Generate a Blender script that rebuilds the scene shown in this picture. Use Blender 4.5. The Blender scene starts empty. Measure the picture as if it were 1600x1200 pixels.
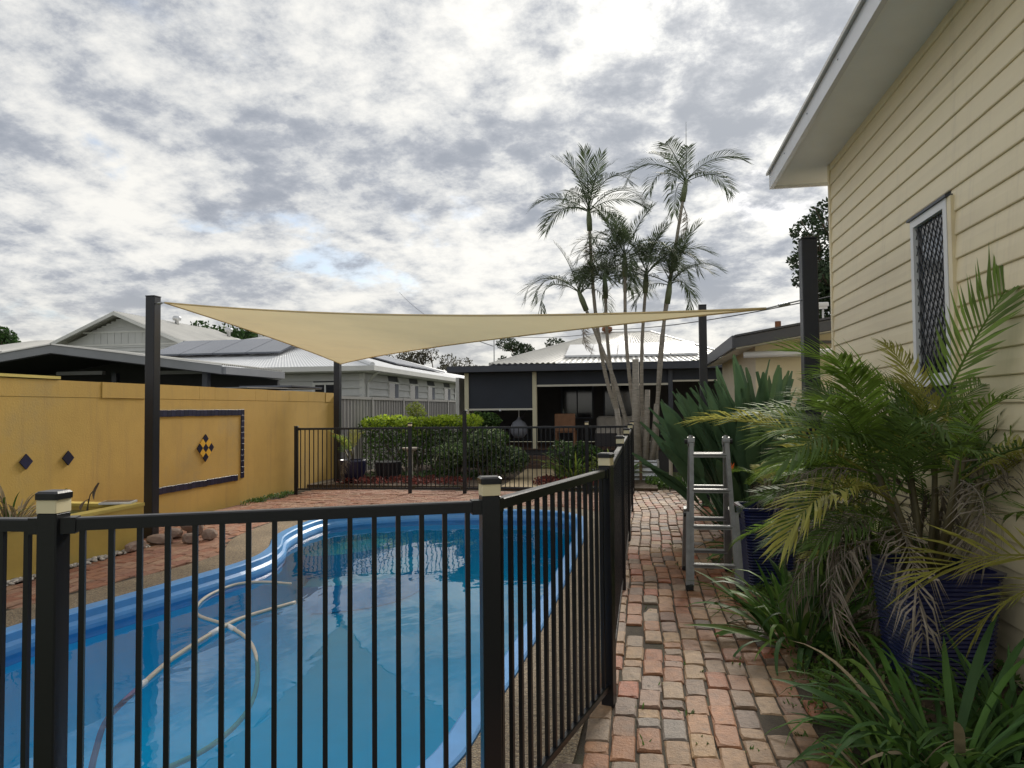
import bpy, math, random
import numpy as np
from mathutils import Vector, Matrix, Euler
R = math.radians
PI = math.pi
rnd = random.Random(7)
scene = bpy.context.scene
col = scene.collection

# ------------------------------------------------------------------ camera
cam_d = bpy.data.cameras.new('camera')
cam = bpy.data.objects.new('camera', cam_d)
col.objects.link(cam)
cam_d.sensor_width = 36
cam_d.lens = 1110 / 1600 * 36
cam_d.clip_start = 0.05
cam_d.clip_end = 3000
cam.matrix_world = (Matrix.Translation((0, 0, 1.52)) @ Matrix.Rotation(R(10.2), 4, 'Z')
                    @ Matrix.Rotation(R(92.0), 4, 'X') @ Matrix.Rotation(R(-0.5), 4, 'Z'))
scene.camera = cam

# ------------------------------------------------------------------ light
SUN_EL, SUN_AZ = 31.0, 11.0          # azimuth clockwise from +Y
SUN_DIR = Vector((math.sin(R(SUN_AZ)) * math.cos(R(SUN_EL)), math.cos(R(SUN_AZ)) * math.cos(R(SUN_EL)), math.sin(R(SUN_EL))))
world = bpy.data.worlds.new('World')
scene.world = world
world.use_nodes = True


def build_world():
    nt = world.node_tree
    N, L = nt.nodes, nt.links
    N.clear()
    out = N.new('ShaderNodeOutputWorld')
    bg = N.new('ShaderNodeBackground')
    L.new(bg.outputs[0], out.inputs[0])
    bg.inputs[1].default_value = 0.1

    def math_(op, a, b=None, clamp=False):
        n = N.new('ShaderNodeMath'); n.operation = op; n.use_clamp = clamp
        for i, v in enumerate((a, b)):
            if v is None: continue
            if isinstance(v, (int, float)): n.inputs[i].default_value = v
            else: L.new(v, n.inputs[i])
        return n.outputs[0]

    def mapr(v, a, b, c=0., d=1., smooth=True):
        n = N.new('ShaderNodeMapRange')
        n.interpolation_type = 'SMOOTHSTEP' if smooth else 'LINEAR'
        L.new(v, n.inputs[0])
        for i, t in enumerate((a, b, c, d)): n.inputs[1 + i].default_value = t
        return n.outputs[0]

    sky = N.new('ShaderNodeTexSky')
    sky.sky_type = 'NISHITA'
    sky.sun_disc = False
    sky.sun_elevation = R(SUN_EL)
    sky.sun_rotation = R(SUN_AZ)
    sky.air_density = 1.0; sky.dust_density = 1.0; sky.ozone_density = 1.5
    tc = N.new('ShaderNodeTexCoord')
    sep = N.new('ShaderNodeSeparateXYZ'); L.new(tc.outputs['Generated'], sep.inputs[0])
    zz = math_('ADD', math_('MAXIMUM', sep.outputs[2], 0.0), 0.26)
    cmb = N.new('ShaderNodeCombineXYZ')
    L.new(math_('DIVIDE', sep.outputs[0], zz), cmb.inputs[0])
    L.new(math_('DIVIDE', sep.outputs[1], zz), cmb.inputs[1])

    def noise(scale, detail, rough, dist, off, lac=2.0):
        mp = N.new('ShaderNodeMapping'); mp.inputs['Location'].default_value = off
        L.new(cmb.outputs[0], mp.inputs[0])
        n = N.new('ShaderNodeTexNoise'); n.inputs['Scale'].default_value = scale
        n.inputs['Detail'].default_value = detail; n.inputs['Roughness'].default_value = rough
        n.inputs['Distortion'].default_value = dist; n.inputs['Lacunarity'].default_value = lac
        L.new(mp.outputs[0], n.inputs[0])
        return n.outputs[0]
    a = noise(1.7, 6, .58, .0, (3.1, 1.7, 0))
    b = noise(6.8, 10, .69, .1, (7.4, 2.2, 3))
    c = noise(1.3, 8, .62, .2, (1.4, 8.3, 5))
    mp = N.new('ShaderNodeMapping'); mp.inputs['Scale'].default_value = (1.0, .8, 1); L.new(cmb.outputs[0], mp.inputs[0])
    wob = N.new('ShaderNodeTexNoise'); wob.inputs['Scale'].default_value = 5.0; wob.inputs['Detail'].default_value = 5; L.new(mp.outputs[0], wob.inputs[0])
    va = N.new('ShaderNodeVectorMath'); va.operation = 'MULTIPLY_ADD'; L.new(wob.outputs['Color'], va.inputs[0]); va.inputs[1].default_value = (.35, .35, 0); L.new(mp.outputs[0], va.inputs[2])
    vo = N.new('ShaderNodeTexVoronoi'); vo.feature = 'SMOOTH_F1'; vo.inputs['Scale'].default_value = 9.0; vo.inputs['Smoothness'].default_value = .6; vo.inputs['Detail'].default_value = 0; L.new(va.outputs[0], vo.inputs[0])
    cell = math_('SUBTRACT', 1.0, math_('MULTIPLY', vo.outputs['Distance'], 1.0), True)
    dens = math_('ADD', math_('ADD', math_('MULTIPLY', a, .50), math_('MULTIPLY', b, .42)), math_('MULTIPLY', cell, .13))
    dens = mapr(dens, .408, .645)
    ramp = N.new('ShaderNodeValToRGB')
    cr = ramp.color_ramp
    cr.elements[0].position = 0.0; cr.elements[0].color = (.90, .885, .85, 1)
    cr.elements[1].position = 1.0; cr.elements[1].color = (.34, .37, .43, 1)
    for p_, v in ((.28, (.76, .76, .755)), (.55, (.60, .615, .64)), (.78, (.43, .455, .51))):
        e = cr.elements.new(p_); e.color = v + (1,)
    L.new(dens, ramp.inputs[0])
    # the veil of cloud is thinner, and brighter, round the sun
    dot = N.new('ShaderNodeVectorMath'); dot.operation = 'DOT_PRODUCT'
    L.new(tc.outputs['Generated'], dot.inputs[0]); dot.inputs[1].default_value = SUN_DIR
    g = math_('POWER', math_('MAXIMUM', dot.outputs['Value'], 0.0), 9.0)
    thin = math_('SUBTRACT', 1.0, math_('MULTIPLY', dens, .75))
    g2 = math_('POWER', math_('MAXIMUM', dot.outputs['Value'], 0.0), 45.0)
    gl = math_('MULTIPLY', math_('ADD', math_('MULTIPLY', g, .26), math_('MULTIPLY', g2, .35)), thin)
    gcol = N.new('ShaderNodeMix'); gcol.data_type = 'RGBA'; gcol.blend_type = 'ADD'
    gcol.inputs[0].default_value = 1.0
    L.new(ramp.outputs[0], gcol.inputs[6])
    gm = N.new('ShaderNodeMix'); gm.data_type = 'RGBA'; gm.blend_type = 'MULTIPLY'; gm.inputs[0].default_value = 1.0
    gm.inputs[6].default_value = (1, .95, .84, 1)
    L.new(gl, gm.inputs[7])
    L.new(gm.outputs[2], gcol.inputs[7])
    # low cloud towards the horizon is a smooth warm veil
    hz = mapr(sep.outputs[2], .0, .2, 1., 0.)
    hmix = N.new('ShaderNodeMix'); hmix.data_type = 'RGBA'
    L.new(math_('MULTIPLY', hz, .45), hmix.inputs[0])
    L.new(gcol.outputs[2], hmix.inputs[6]); hmix.inputs[7].default_value = (.80, .76, .66, 1)
    # scale cloud radiance (background strength is 0.1)
    sc = N.new('ShaderNodeMix'); sc.data_type = 'RGBA'; sc.blend_type = 'MULTIPLY'; sc.inputs[0].default_value = 1.0
    L.new(hmix.outputs[2], sc.inputs[6]); sc.inputs[7].default_value = (4.3, 4.3, 4.25, 1)
    gap = math_('MULTIPLY', mapr(c, .60, .68), math_('SUBTRACT', 1.0, dens), clamp=True)
    fin = N.new('ShaderNodeMix'); fin.data_type = 'RGBA'
    L.new(math_('MULTIPLY', gap, .9), fin.inputs[0])
    L.new(sc.outputs[2], fin.inputs[6]); 
    half = N.new('ShaderNodeVectorMath'); half.operation = 'SCALE'; half.inputs['Scale'].default_value = .55; L.new(sky.outputs[0], half.inputs[0]); L.new(half.outputs[0], fin.inputs[7])
    L.new(fin.outputs[2], bg.inputs[0])


build_world()
sun_d = bpy.data.lights.new('sun', 'SUN')
sun = bpy.data.objects.new('sun', sun_d)
col.objects.link(sun)
sun_d.energy = 1.5
sun_d.angle = R(14)
sun_d.color = (1, .94, .84)
sun.rotation_euler = (-SUN_DIR).to_track_quat('-Z', 'Y').to_euler()
sun.location = SUN_DIR * 60
scene.cycles.max_bounces = 8
scene.cycles.diffuse_bounces = 3
scene.cycles.glossy_bounces = 3
scene.cycles.transparent_max_bounces = 8
scene.view_settings.view_transform = 'Standard'
scene.view_settings.look = 'None'
scene.view_settings.gamma = 1
scene.view_settings.exposure = 1.32
scene.view_settings.use_curve_mapping = False

# ------------------------------------------------------------------ materials
M = {}


def mat(name, color, rough=.6, var=.15, scale=6., bump=0., bscale=None, metal=0., spec=.5, palette=None,
        trans=0., dirt=None, dirt_scale=1.5, dirt_lo=.5, dirt_hi=.7, detail=5, stretch=None, rand_val=.0, coat=0., streak=None):
    """Principled material: colour mottled by noise; palette -> one colour per piece; trans -> light passes through leaves."""
    m = bpy.data.materials.new(name); m.use_nodes = True
    nt = m.node_tree; N, L = nt.nodes, nt.links
    p = N['Principled BSDF']
    p.inputs['Roughness'].default_value = rough
    p.inputs['Metallic'].default_value = metal
    p.inputs['Specular IOR Level'].default_value = spec
    p.inputs['Coat Weight'].default_value = coat
    geo = N.new('ShaderNodeNewGeometry')
    pos = geo.outputs['Position']
    if stretch:
        mp = N.new('ShaderNodeMapping'); mp.inputs['Scale'].default_value = stretch
        L.new(pos, mp.inputs[0]); pos = mp.outputs[0]

    def noise(s, d=detail, r=.6):
        n = N.new('ShaderNodeTexNoise'); n.inputs['Scale'].default_value = s
        n.inputs['Detail'].default_value = d; n.inputs['Roughness'].default_value = r
        L.new(pos, n.inputs[0]); return n.outputs[0]
    rsrc = None
    if palette or rand_val:
        oi = N.new('ShaderNodeObjectInfo')
        ad = N.new('ShaderNodeMath'); ad.operation = 'ADD'
        L.new(oi.outputs['Random'], ad.inputs[0]); L.new(geo.outputs['Random Per Island'], ad.inputs[1])
        fr = N.new('ShaderNodeMath'); fr.operation = 'FRACT'; L.new(ad.outputs[0], fr.inputs[0])
        rsrc = fr.outputs[0]
    if palette:
        rp = N.new('ShaderNodeValToRGB'); rp.color_ramp.interpolation = 'LINEAR'
        els = rp.color_ramp.elements
        els[0].position = 0; els[0].color = tuple(palette[0]) + (1,)
        els[1].position = 1; els[1].color = tuple(palette[-1]) + (1,)
        for i, c in enumerate(palette[1:-1]):
            e = els.new((i + 1) / (len(palette) - 1)); e.color = tuple(c) + (1,)
        L.new(rsrc, rp.inputs[0]); base = rp.outputs[0]
    else:
        rgb = N.new('ShaderNodeRGB'); rgb.outputs[0].default_value = tuple(color) + (1,); base = rgb.outputs[0]
    n1 = noise(scale)
    mr = N.new('ShaderNodeMapRange'); L.new(n1, mr.inputs[0])
    mr.inputs[1].default_value = .25; mr.inputs[2].default_value = .75
    mr.inputs[3].default_value = 1 - var; mr.inputs[4].default_value = 1 + var
    val = mr.outputs[0]
    if rand_val and not palette:
        m2 = N.new('ShaderNodeMapRange'); L.new(rsrc, m2.inputs[0])
        m2.inputs[3].default_value = 1 - rand_val; m2.inputs[4].default_value = 1 + rand_val
        mu = N.new('ShaderNodeMath'); mu.operation = 'MULTIPLY'; L.new(val, mu.inputs[0]); L.new(m2.outputs[0], mu.inputs[1]); val = mu.outputs[0]
    mx = N.new('ShaderNodeVectorMath'); mx.operation = 'SCALE'
    L.new(base, mx.inputs[0]); L.new(val, mx.inputs['Scale'])
    c = mx.outputs[0]
    if dirt:
        n2 = noise(dirt_scale, 8, .65)
        m3 = N.new('ShaderNodeMapRange'); m3.interpolation_type = 'SMOOTHSTEP'; L.new(n2, m3.inputs[0])
        m3.inputs[1].default_value = dirt_lo; m3.inputs[2].default_value = dirt_hi; m3.inputs[4].default_value = .8
        mm = N.new('ShaderNodeMix'); mm.data_type = 'RGBA'
        L.new(m3.outputs[0], mm.inputs[0]); L.new(c, mm.inputs[6]); mm.inputs[7].default_value = tuple(dirt) + (1,)
        c = mm.outputs[2]
    if streak:
        mp2 = N.new('ShaderNodeMapping'); mp2.inputs['Scale'].default_value = (3.2, 3.2, .28); L.new(geo.outputs['Position'], mp2.inputs[0])
        n3 = N.new('ShaderNodeTexNoise'); n3.inputs['Scale'].default_value = 2.0; n3.inputs['Detail'].default_value = 8; n3.inputs['Roughness'].default_value = .7; L.new(mp2.outputs[0], n3.inputs[0])
        m4 = N.new('ShaderNodeMapRange'); m4.interpolation_type = 'SMOOTHSTEP'; L.new(n3.outputs[0], m4.inputs[0])
        m4.inputs[1].default_value = .50; m4.inputs[2].default_value = .78; m4.inputs[4].default_value = .75
        mk = N.new('ShaderNodeMix'); mk.data_type = 'RGBA'; L.new(m4.outputs[0], mk.inputs[0]); L.new(c, mk.inputs[6]); mk.inputs[7].default_value = tuple(streak) + (1,)
        c = mk.outputs[2]
    L.new(c, p.inputs['Base Color'])
    if bump:
        bn = N.new('ShaderNodeBump'); bn.inputs['Strength'].default_value = bump; bn.inputs['Distance'].default_value = .01
        L.new(noise(bscale or scale * 6, 6, .65), bn.inputs['Height']); L.new(bn.outputs[0], p.inputs['Normal'])
    if trans:
        p.inputs['Roughness'].default_value = max(rough, .58); p.inputs['Specular IOR Level'].default_value = .28
        o = N['Material Output']
        tr = N.new('ShaderNodeBsdfTranslucent'); L.new(c, tr.inputs[0])
        ms = N.new('ShaderNodeMixShader'); ms.inputs[0].default_value = trans
        L.new(p.outputs[0], ms.inputs[1]); L.new(tr.outputs[0], ms.inputs[2]); L.new(ms.outputs[0], o.inputs[0])
    M[name] = m
    return m


mat('soil', (.10, .07, .045), .95, .4, 9, .8, 40, dirt=(.05, .055, .02), dirt_scale=1.2)
mat('lawn', (.07, .085, .03), .95, .4, 4, .6, 60, dirt=(.14, .10, .06), dirt_scale=.6)
mat('joint_sand', (.055, .042, .028), .95, .35, 14, .8, 90, dirt=(.05, .06, .025), dirt_scale=3)
BR = [(.28, .105, .045), (.33, .17, .075), (.16, .075, .042), (.35, .21, .095), (.15, .10, .075), (.37, .245, .14), (.26, .125, .055),
      (.31, .09, .04), (.30, .18, .08), (.19, .16, .135), (.35, .15, .065), (.13, .08, .05), (.32, .20, .11), (.24, .10, .05)]
mat('brick', None, .66, .42, 18, .75, 70, palette=BR, dirt=(.12, .085, .06), dirt_scale=9, dirt_lo=.52, dirt_hi=.75)
BR2 = [(.34, .16, .09), (.30, .125, .075), (.36, .20, .125), (.27, .12, .08), (.38, .23, .15), (.30, .15, .10)]
mat('patio_brick', None, .75, .3, 14, .7, 60, palette=BR2, dirt=(.15, .11, .08), dirt_scale=3, dirt_lo=.52, dirt_hi=.8)
mat('black_metal', (.007, .008, .011), .34, .2, 5, .05, 60, spec=.5)
mat('post_paint', (.013, .015, .022), .4, .2, 3, .08, 40)
mat('cream_plastic', (.72, .64, .42), .45, .1, 8)
mat('fence_top', (.10, .11, .13), .35, .1, 5)
mat('yellow_render', (.55, .35, .085), .82, .10, 2.2, .25, 45, dirt=(.41, .29, .11), dirt_scale=1.1, dirt_lo=.5, dirt_hi=.72, streak=(.42, .27, .085))
mat('planter_render', (.56, .40, .10), .8, .12, 2.5, .25, 45, dirt=(.40, .33, .12), dirt_scale=1.6)
mat('planter_cap', (.66, .52, .14), .75, .1, 4, .2, 50)
mat('navy_tile', (.016, .016, .045), .35, .3, 10, .1, 50, rand_val=.3)
mat('yellow_tile', (.78, .46, .06), .35, .15, 10)
mat('tile_mortar', (.45, .42, .36), .9, .15, 20)
mat('pool_shell', (.09, .31, .66), .38, .12, 5, .05, 30, dirt=(.10, .29, .63), dirt_scale=2.2)
mat('pool_floor', (.0, .66, .94), .45, .10, 1.1)
mat('pool_ledge', (.08, .62, .88), .45, .1, 2)
mat('siding', (.82, .715, .49), .5, .05, 2.5, .05, 30, stretch=(1, .25, 3), dirt=(.72, .62, .43), dirt_scale=.9, streak=(.66, .57, .40))
mat('white_paint', (.74, .745, .75), .45, .05, 4)
mat('soffit', (.88, .89, .90), .6, .05, 2)
mat('gutter', (.62, .63, .66), .35, .06, 3, metal=.0)
mat('window_glass', (.012, .014, .018), .08, .1, 2, spec=.8)
mat('grille', (.06, .06, .065), .4, .1, 5)
mat('weatherboard', (.56, .565, .55), .65, .08, 1.5, .05, 30)
mat('trim_light', (.66, .66, .63), .55, .08, 2)
mat('cream_wall', (.60, .54, .40), .7, .08, 2)
mat('roof_pale', (.60, .585, .54), .42, .08, .6, stretch=(1, 1, 1), dirt=(.48, .47, .44), dirt_scale=.5)
mat('roof_white', (.68, .69, .70), .4, .06, .6, dirt=(.55, .56, .58), dirt_scale=.5)
mat('dark_fascia', (.045, .052, .072), .45, .12, 2)
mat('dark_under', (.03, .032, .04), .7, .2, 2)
mat('carport_fascia', (.24, .25, .27), .45, .1, 2)
mat('dark_wall', (.085, .09, .10), .8, .2, 1.2)
mat('solar', (.10, .11, .14), .22, .15, 1.5, spec=.7)
mat('solar_frame', (.10, .10, .11), .4, .1, 4)
mat('grey_sheet', (.285, .275, .27), .5, .08, 1.2)
mat('grey_sheet_post', (.33, .32, .31), .5, .08, 2)
mat('blind', (.028, .034, .048), .75, .12, 1.5)
mat('blind_rail', (.62, .60, .52), .45, .05, 4)
mat('cream_post', (.60, .56, .40), .55, .06, 3)
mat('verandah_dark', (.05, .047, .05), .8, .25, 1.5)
mat('deck_board', (.10, .055, .035), .6, .25, 5, rand_val=.25)
mat('chair_wood', (.24, .11, .05), .5, .2, 8)
mat('cushion', (.42, .39, .35), .9, .2, 10)
mat('hammock_cloth', (.045, .04, .05), .9, .3, 8)
mat('grey_cloth', (.22, .23, .27), .9, .15, 5)
mat('sail_cloth', (.74, .63, .39), .85, .05, 1.5, .15, 120, trans=.42, dirt=(.66, .56, .36), dirt_scale=.8)
mat('steel', (.48, .49, .50), .32, .1, 10, metal=.9)
mat('aluminium', (.27, .27, .265), .5, .25, 12, metal=.5)
mat('galv', (.55, .56, .57), .4, .15, 6, metal=.6)
mat('timber', (.20, .13, .08), .8, .3, 10)
mat('rubber', (.015, .015, .016), .7, .2, 10)
mat('pot_blue', (.010, .015, .085), .3, .15, 6, .05, 30, coat=.3)
mat('pot_navy', (.018, .02, .06), .35, .2, 6)
mat('pot_dark', (.02, .02, .025), .4, .2, 6)
mat('potting_soil', (.05, .036, .026), .95, .4, 25, .8, 60)
mat('stone', (.30, .22, .18), .85, .25, 12, .7, 40, rand_val=.2)
mat('pebble', (.50, .46, .41), .75, .2, 20, rand_val=.45)
mat('concrete_white', (.50, .45, .38), .8, .1, 10, .3, 50)
mat('gravel_path', (.40, .31, .18), .9, .25, 14, .8, 80)
mat('hose_white', (.50, .46, .38), .45, .1, 10)
mat('hose_purple', (.13, .10, .22), .45, .1, 10)
mat('palm_trunk', (.30, .27, .225), .85, .3, 9, .6, 40, stretch=(1, 1, 4), dirt=(.16, .15, .12), dirt_scale=4)
mat('crownshaft', (.14, .17, .085), .5, .2, 6)
mat('cane', (.10, .085, .04), .6, .3, 8)
LT = .45
mat('palm_leaf', (.08, .11, .055), .45, .2, 5, trans=.3, rand_val=.35)
mat('areca_green', (.165, .26, .045), .38, .2, 6, trans=LT, rand_val=.35)
mat('areca_yellow', (.38, .37, .09), .42, .2, 6, trans=LT, rand_val=.3)
mat('areca_dark', (.095, .16, .042), .4, .2, 6, trans=.3, rand_val=.35)
mat('frond_dead', (.26, .225, .185), .85, .3, 8, trans=.12, rand_val=.4)
mat('strelitzia', (.075, .135, .065), .33, .2, 4, trans=.15, rand_val=.25)
mat('strap_green', (.085, .18, .035), .35, .2, 6, trans=.3, rand_val=.35)
mat('strap_light', (.15, .25, .05), .35, .2, 6, trans=.35, rand_val=.3)
mat('strap_dark', (.06, .13, .038), .36, .2, 6, trans=.25, rand_val=.35)
mat('dry_leaf', (.36, .29, .19), .85, .25, 10, trans=.2, rand_val=.35)
mat('hedge_green', (.08, .15, .03), .45, .25, 3, trans=.3, rand_val=.5)
mat('hedge_lime', (.40, .52, .05), .45, .2, 3, trans=.45, rand_val=.35)
mat('bush_green', (.065, .115, .035), .45, .25, 3, trans=.25, rand_val=.55)
mat('bush_pale', (.22, .27, .15), .5, .25, 3, trans=.3, rand_val=.6)
mat('bush_yellow', (.22, .27, .05), .45, .2, 3, trans=.4, rand_val=.45)
mat('red_leaf', (.20, .06, .05), .5, .3, 5, trans=.3, rand_val=.6)
mat('tree_green', (.04, .085, .022), .5, .25, 2, trans=.25, rand_val=.5)
mat('tree_dark', (.04, .065, .03), .5, .25, 2, trans=.15, rand_val=.5)
mat('tree_grey', (.10, .095, .065), .6, .25, 2, trans=.2, rand_val=.5)
mat('bark', (.12, .09, .065), .9, .3, 8)
mat('flower_orange', (.75, .14, .02), .5, .15, 8)
mat('flower_pink', (.65, .10, .16), .5, .15, 8)
mat('weed', (.10, .18, .04), .5, .3, 8, trans=.3, rand_val=.4)
mat('wire', (.02, .02, .022), .6)
mat('rust', (.22, .09, .04), .85, .3, 12)
mat('pond_green', (.02, .07, .05), .1, .3, 5)


def mat_pebblecrete():
    m = bpy.data.materials.new('pebblecrete'); m.use_nodes = True
    nt = m.node_tree; N, L = nt.nodes, nt.links; p = N['Principled BSDF']
    geo = N.new('ShaderNodeNewGeometry')
    v = N.new('ShaderNodeTexVoronoi'); v.inputs['Scale'].default_value = 95
    L.new(geo.outputs['Position'], v.inputs[0])
    sx = N.new('ShaderNodeSeparateColor'); L.new(v.outputs['Color'], sx.inputs[0])
    rp = N.new('ShaderNodeValToRGB'); e = rp.color_ramp.elements
    e[0].color = (.15, .11, .075, 1); e[1].color = (.46, .38, .26, 1)
    for q, c in ((.3, (.31, .23, .14)), (.55, (.38, .29, .18)), (.8, (.22, .165, .12))):
        x = e.new(q); x.color = c + (1,)
    L.new(sx.outputs[0], rp.inputs[0])
    d = N.new('ShaderNodeMapRange'); L.new(v.outputs['Distance'], d.inputs[0])
    d.inputs[1].default_value = .3; d.inputs[2].default_value = .75; d.inputs[3].default_value = 1; d.inputs[4].default_value = .55
    n = N.new('ShaderNodeTexNoise'); n.inputs['Scale'].default_value = 2.0; n.inputs['Detail'].default_value = 6
    L.new(geo.outputs['Position'], n.inputs[0])
    n2 = N.new('ShaderNodeMapRange'); L.new(n.outputs[0], n2.inputs[0])
    n2.inputs[1].default_value = .3; n2.inputs[2].default_value = .7; n2.inputs[3].default_value = .75; n2.inputs[4].default_value = 1.15
    mu = N.new('ShaderNodeMath'); mu.operation = 'MULTIPLY'; L.new(d.outputs[0], mu.inputs[0]); L.new(n2.outputs[0], mu.inputs[1])
    sc = N.new('ShaderNodeVectorMath'); sc.operation = 'SCALE'; L.new(rp.outputs[0], sc.inputs[0]); L.new(mu.outputs[0], sc.inputs['Scale'])
    L.new(sc.outputs[0], p.inputs['Base Color'])
    b = N.new('ShaderNodeBump'); b.inputs['Strength'].default_value = .8; b.inputs['Distance'].default_value = .006; b.invert = True
    L.new(v.outputs['Distance'], b.inputs['Height']); L.new(b.outputs[0], p.inputs['Normal'])
    p.inputs['Roughness'].default_value = .75
    M['pebblecrete'] = m


def mat_water():
    m = bpy.data.materials.new('pool_water'); m.use_nodes = True
    nt = m.node_tree; N, L = nt.nodes, nt.links; N.clear()
    o = N.new('ShaderNodeOutputMaterial')
    geo = N.new('ShaderNodeNewGeometry')
    mp = N.new('ShaderNodeMapping'); mp.inputs['Scale'].default_value = (1.0, .55, 1)
    L.new(geo.outputs['Position'], mp.inputs[0])
    n = N.new('ShaderNodeTexNoise'); n.inputs['Scale'].default_value = 2.4; n.inputs['Detail'].default_value = 3; n.inputs['Distortion'].default_value = .4
    L.new(mp.outputs[0], n.inputs[0])
    b = N.new('ShaderNodeBump'); b.inputs['Strength'].default_value = .10; b.inputs['Distance'].default_value = .06
    L.new(n.outputs[0], b.inputs['Height'])
    f = N.new('ShaderNodeFresnel'); f.inputs[0].default_value = 1.45; L.new(b.outputs[0], f.inputs['Normal'])
    gl = N.new('ShaderNodeBsdfGlossy'); gl.inputs['Roughness'].default_value = .0; L.new(b.outputs[0], gl.inputs['Normal'])
    tr = N.new('ShaderNodeBsdfTransparent'); tr.inputs[0].default_value = (.38, .90, 1.0, 1)
    ms = N.new('ShaderNodeMixShader')
    L.new(f.outputs[0], ms.inputs[0]); L.new(tr.outputs[0], ms.inputs[1]); L.new(gl.outputs[0], ms.inputs[2]); L.new(ms.outputs[0], o.inputs[0])
    M['pool_water'] = m


mat_pebblecrete()
mat_water()

# ------------------------------------------------------------------ building helpers
ORG = {}


class MB:
    """collects geometry, then links it as ONE mesh object"""

    def __init__(s): s.v = []; s.f = []

    def add(s, v, f):
        o = len(s.v); s.v += [tuple(p) for p in v]; s.f += [tuple(i + o for i in q) for q in f]; return s

    def box(s, x0, x1, y0, y1, z0, z1):
        return s.add([(x0, y0, z0), (x1, y0, z0), (x1, y1, z0), (x0, y1, z0), (x0, y0, z1), (x1, y0, z1), (x1, y1, z1), (x0, y1, z1)],
                     [(3, 2, 1, 0), (4, 5, 6, 7), (0, 1, 5, 4), (1, 2, 6, 5), (2, 3, 7, 6), (3, 0, 4, 7)])

    def bevbox(s, x0, x1, y0, y1, z0, z1, b=.004):
        """box whose vertical edges and top edge are chamfered"""
        ring = lambda i, z: [(x0 + i + b, y0 + i, z), (x1 - i - b, y0 + i, z), (x1 - i, y0 + i + b, z), (x1 - i, y1 - i - b, z),
                             (x1 - i - b, y1 - i, z), (x0 + i + b, y1 - i, z), (x0 + i, y1 - i - b, z), (x0 + i, y0 + i + b, z)]
        v = ring(0, z0) + ring(0, z1 - b) + ring(b, z1)
        f = [tuple(range(7, -1, -1)), tuple(range(16, 24))]
        for k in (0, 8):
            for i in range(8): f.append((k + i, k + (i + 1) % 8, k + 8 + (i + 1) % 8, k + 8 + i))
        return s.add(v, f)

    def tube(s, pts, rad, n=6, caps=True, sq=False):
        pts = [Vector(p) for p in pts]
        if isinstance(rad, (int, float)): rad = [rad] * len(pts)
        t0 = (pts[1] - pts[0]).normalized()
        up = Vector((0, 0, 1)) if abs(t0.z) < .9 else Vector((0, 1, 0))
        u = t0.cross(up).normalized()
        v = []; f = []
        for i, p in enumerate(pts):
            a = pts[max(0, i - 1)]; b = pts[min(len(pts) - 1, i + 1)]
            t = (b - a).normalized()
            u = (u - t * u.dot(t)).normalized(); w = t.cross(u)
            for k in range(n):
                an = 2 * PI * (k + (.5 if sq else 0)) / n
                v.append(p + (u * math.cos(an) + w * math.sin(an)) * rad[i])
        for i in range(len(pts) - 1):
            for k in range(n):
                f.append((i * n + k, i * n + (k + 1) % n, (i + 1) * n + (k + 1) % n, (i + 1) * n + k))
        if caps: f += [tuple(range(n - 1, -1, -1)), tuple(range((len(pts) - 1) * n, len(pts) * n))]
        return s.add(v, f)

    def lathe(s, prof, n=20, c=(0, 0, 0)):
        v = []; f = []
        for r, z in prof:
            for k in range(n): v.append((c[0] + r * math.cos(2 * PI * k / n), c[1] + r * math.sin(2 * PI * k / n), c[2] + z))
        for i in range(len(prof) - 1):
            for k in range(n): f.append((i * n + k, i * n + (k + 1) % n, (i + 1) * n + (k + 1) % n, (i + 1) * n + k))
        f += [tuple(range(n - 1, -1, -1)), tuple(range((len(prof) - 1) * n, len(prof) * n))]
        return s.add(v, f)

    def prism(s, prof, axis, a, b):
        """closed 2-D profile extruded along an axis ('x': prof=(y,z), 'y': prof=(x,z), 'z': prof=(x,y))"""
        n = len(prof)
        put = {'x': lambda p, t: (t, p[0], p[1]), 'y': lambda p, t: (p[0], t, p[1]), 'z': lambda p, t: (p[0], p[1], t)}[axis]
        v = [put(p, a) for p in prof] + [put(p, b) for p in prof]
        f = [tuple(range(n - 1, -1, -1)), tuple(range(n, 2 * n))] + [(i, (i + 1) % n, n + (i + 1) % n, n + i) for i in range(n)]
        return s.add(v, f)

    def mesh(s, name, material, smooth=False, shift=None):
        me = bpy.data.meshes.new(name)
        v = s.v if shift is None else [(p[0] - shift[0], p[1] - shift[1], p[2] - shift[2]) for p in s.v]
        me.from_pydata(v, [], s.f); me.update()
        if material: me.materials.append(M[material])
        if smooth: me.polygons.foreach_set('use_smooth', [True] * len(me.polygons))
        return me

    def build(s, name, material, parent=None, smooth=False, local=False):
        """vertices are world coordinates unless local"""
        sh = None if (local or parent is None) else ORG[parent.name]
        return link(name, s.mesh(name, material, smooth, sh), parent)


def link(name, me, parent=None, loc=None, rot=None):
    o = bpy.data.objects.new(name, me); col.objects.link(o)
    po = Vector((0, 0, 0))
    if parent is not None: o.parent = parent; po = ORG[parent.name]
    if loc is not None: o.location = loc
    if rot is not None: o.rotation_euler = rot
    ORG[o.name] = po + Vector(o.location)
    return o


def tag(o, label=None, cat=None, group=None, kind=None):
    if label: o['label'] = label
    if cat: o['category'] = cat
    if group: o['group'] = group
    if kind: o['kind'] = kind
    return o


def thing(name, loc, label, cat, group=None, rotz=0):
    o = link(name, None, None, loc)
    o.rotation_euler = (0, 0, rotz); o.empty_display_size = .1
    return tag(o, label, cat, group)


def struct(name, mb, material, smooth=False):
    return tag(mb.build(name, material, None, smooth), kind='structure')


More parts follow.
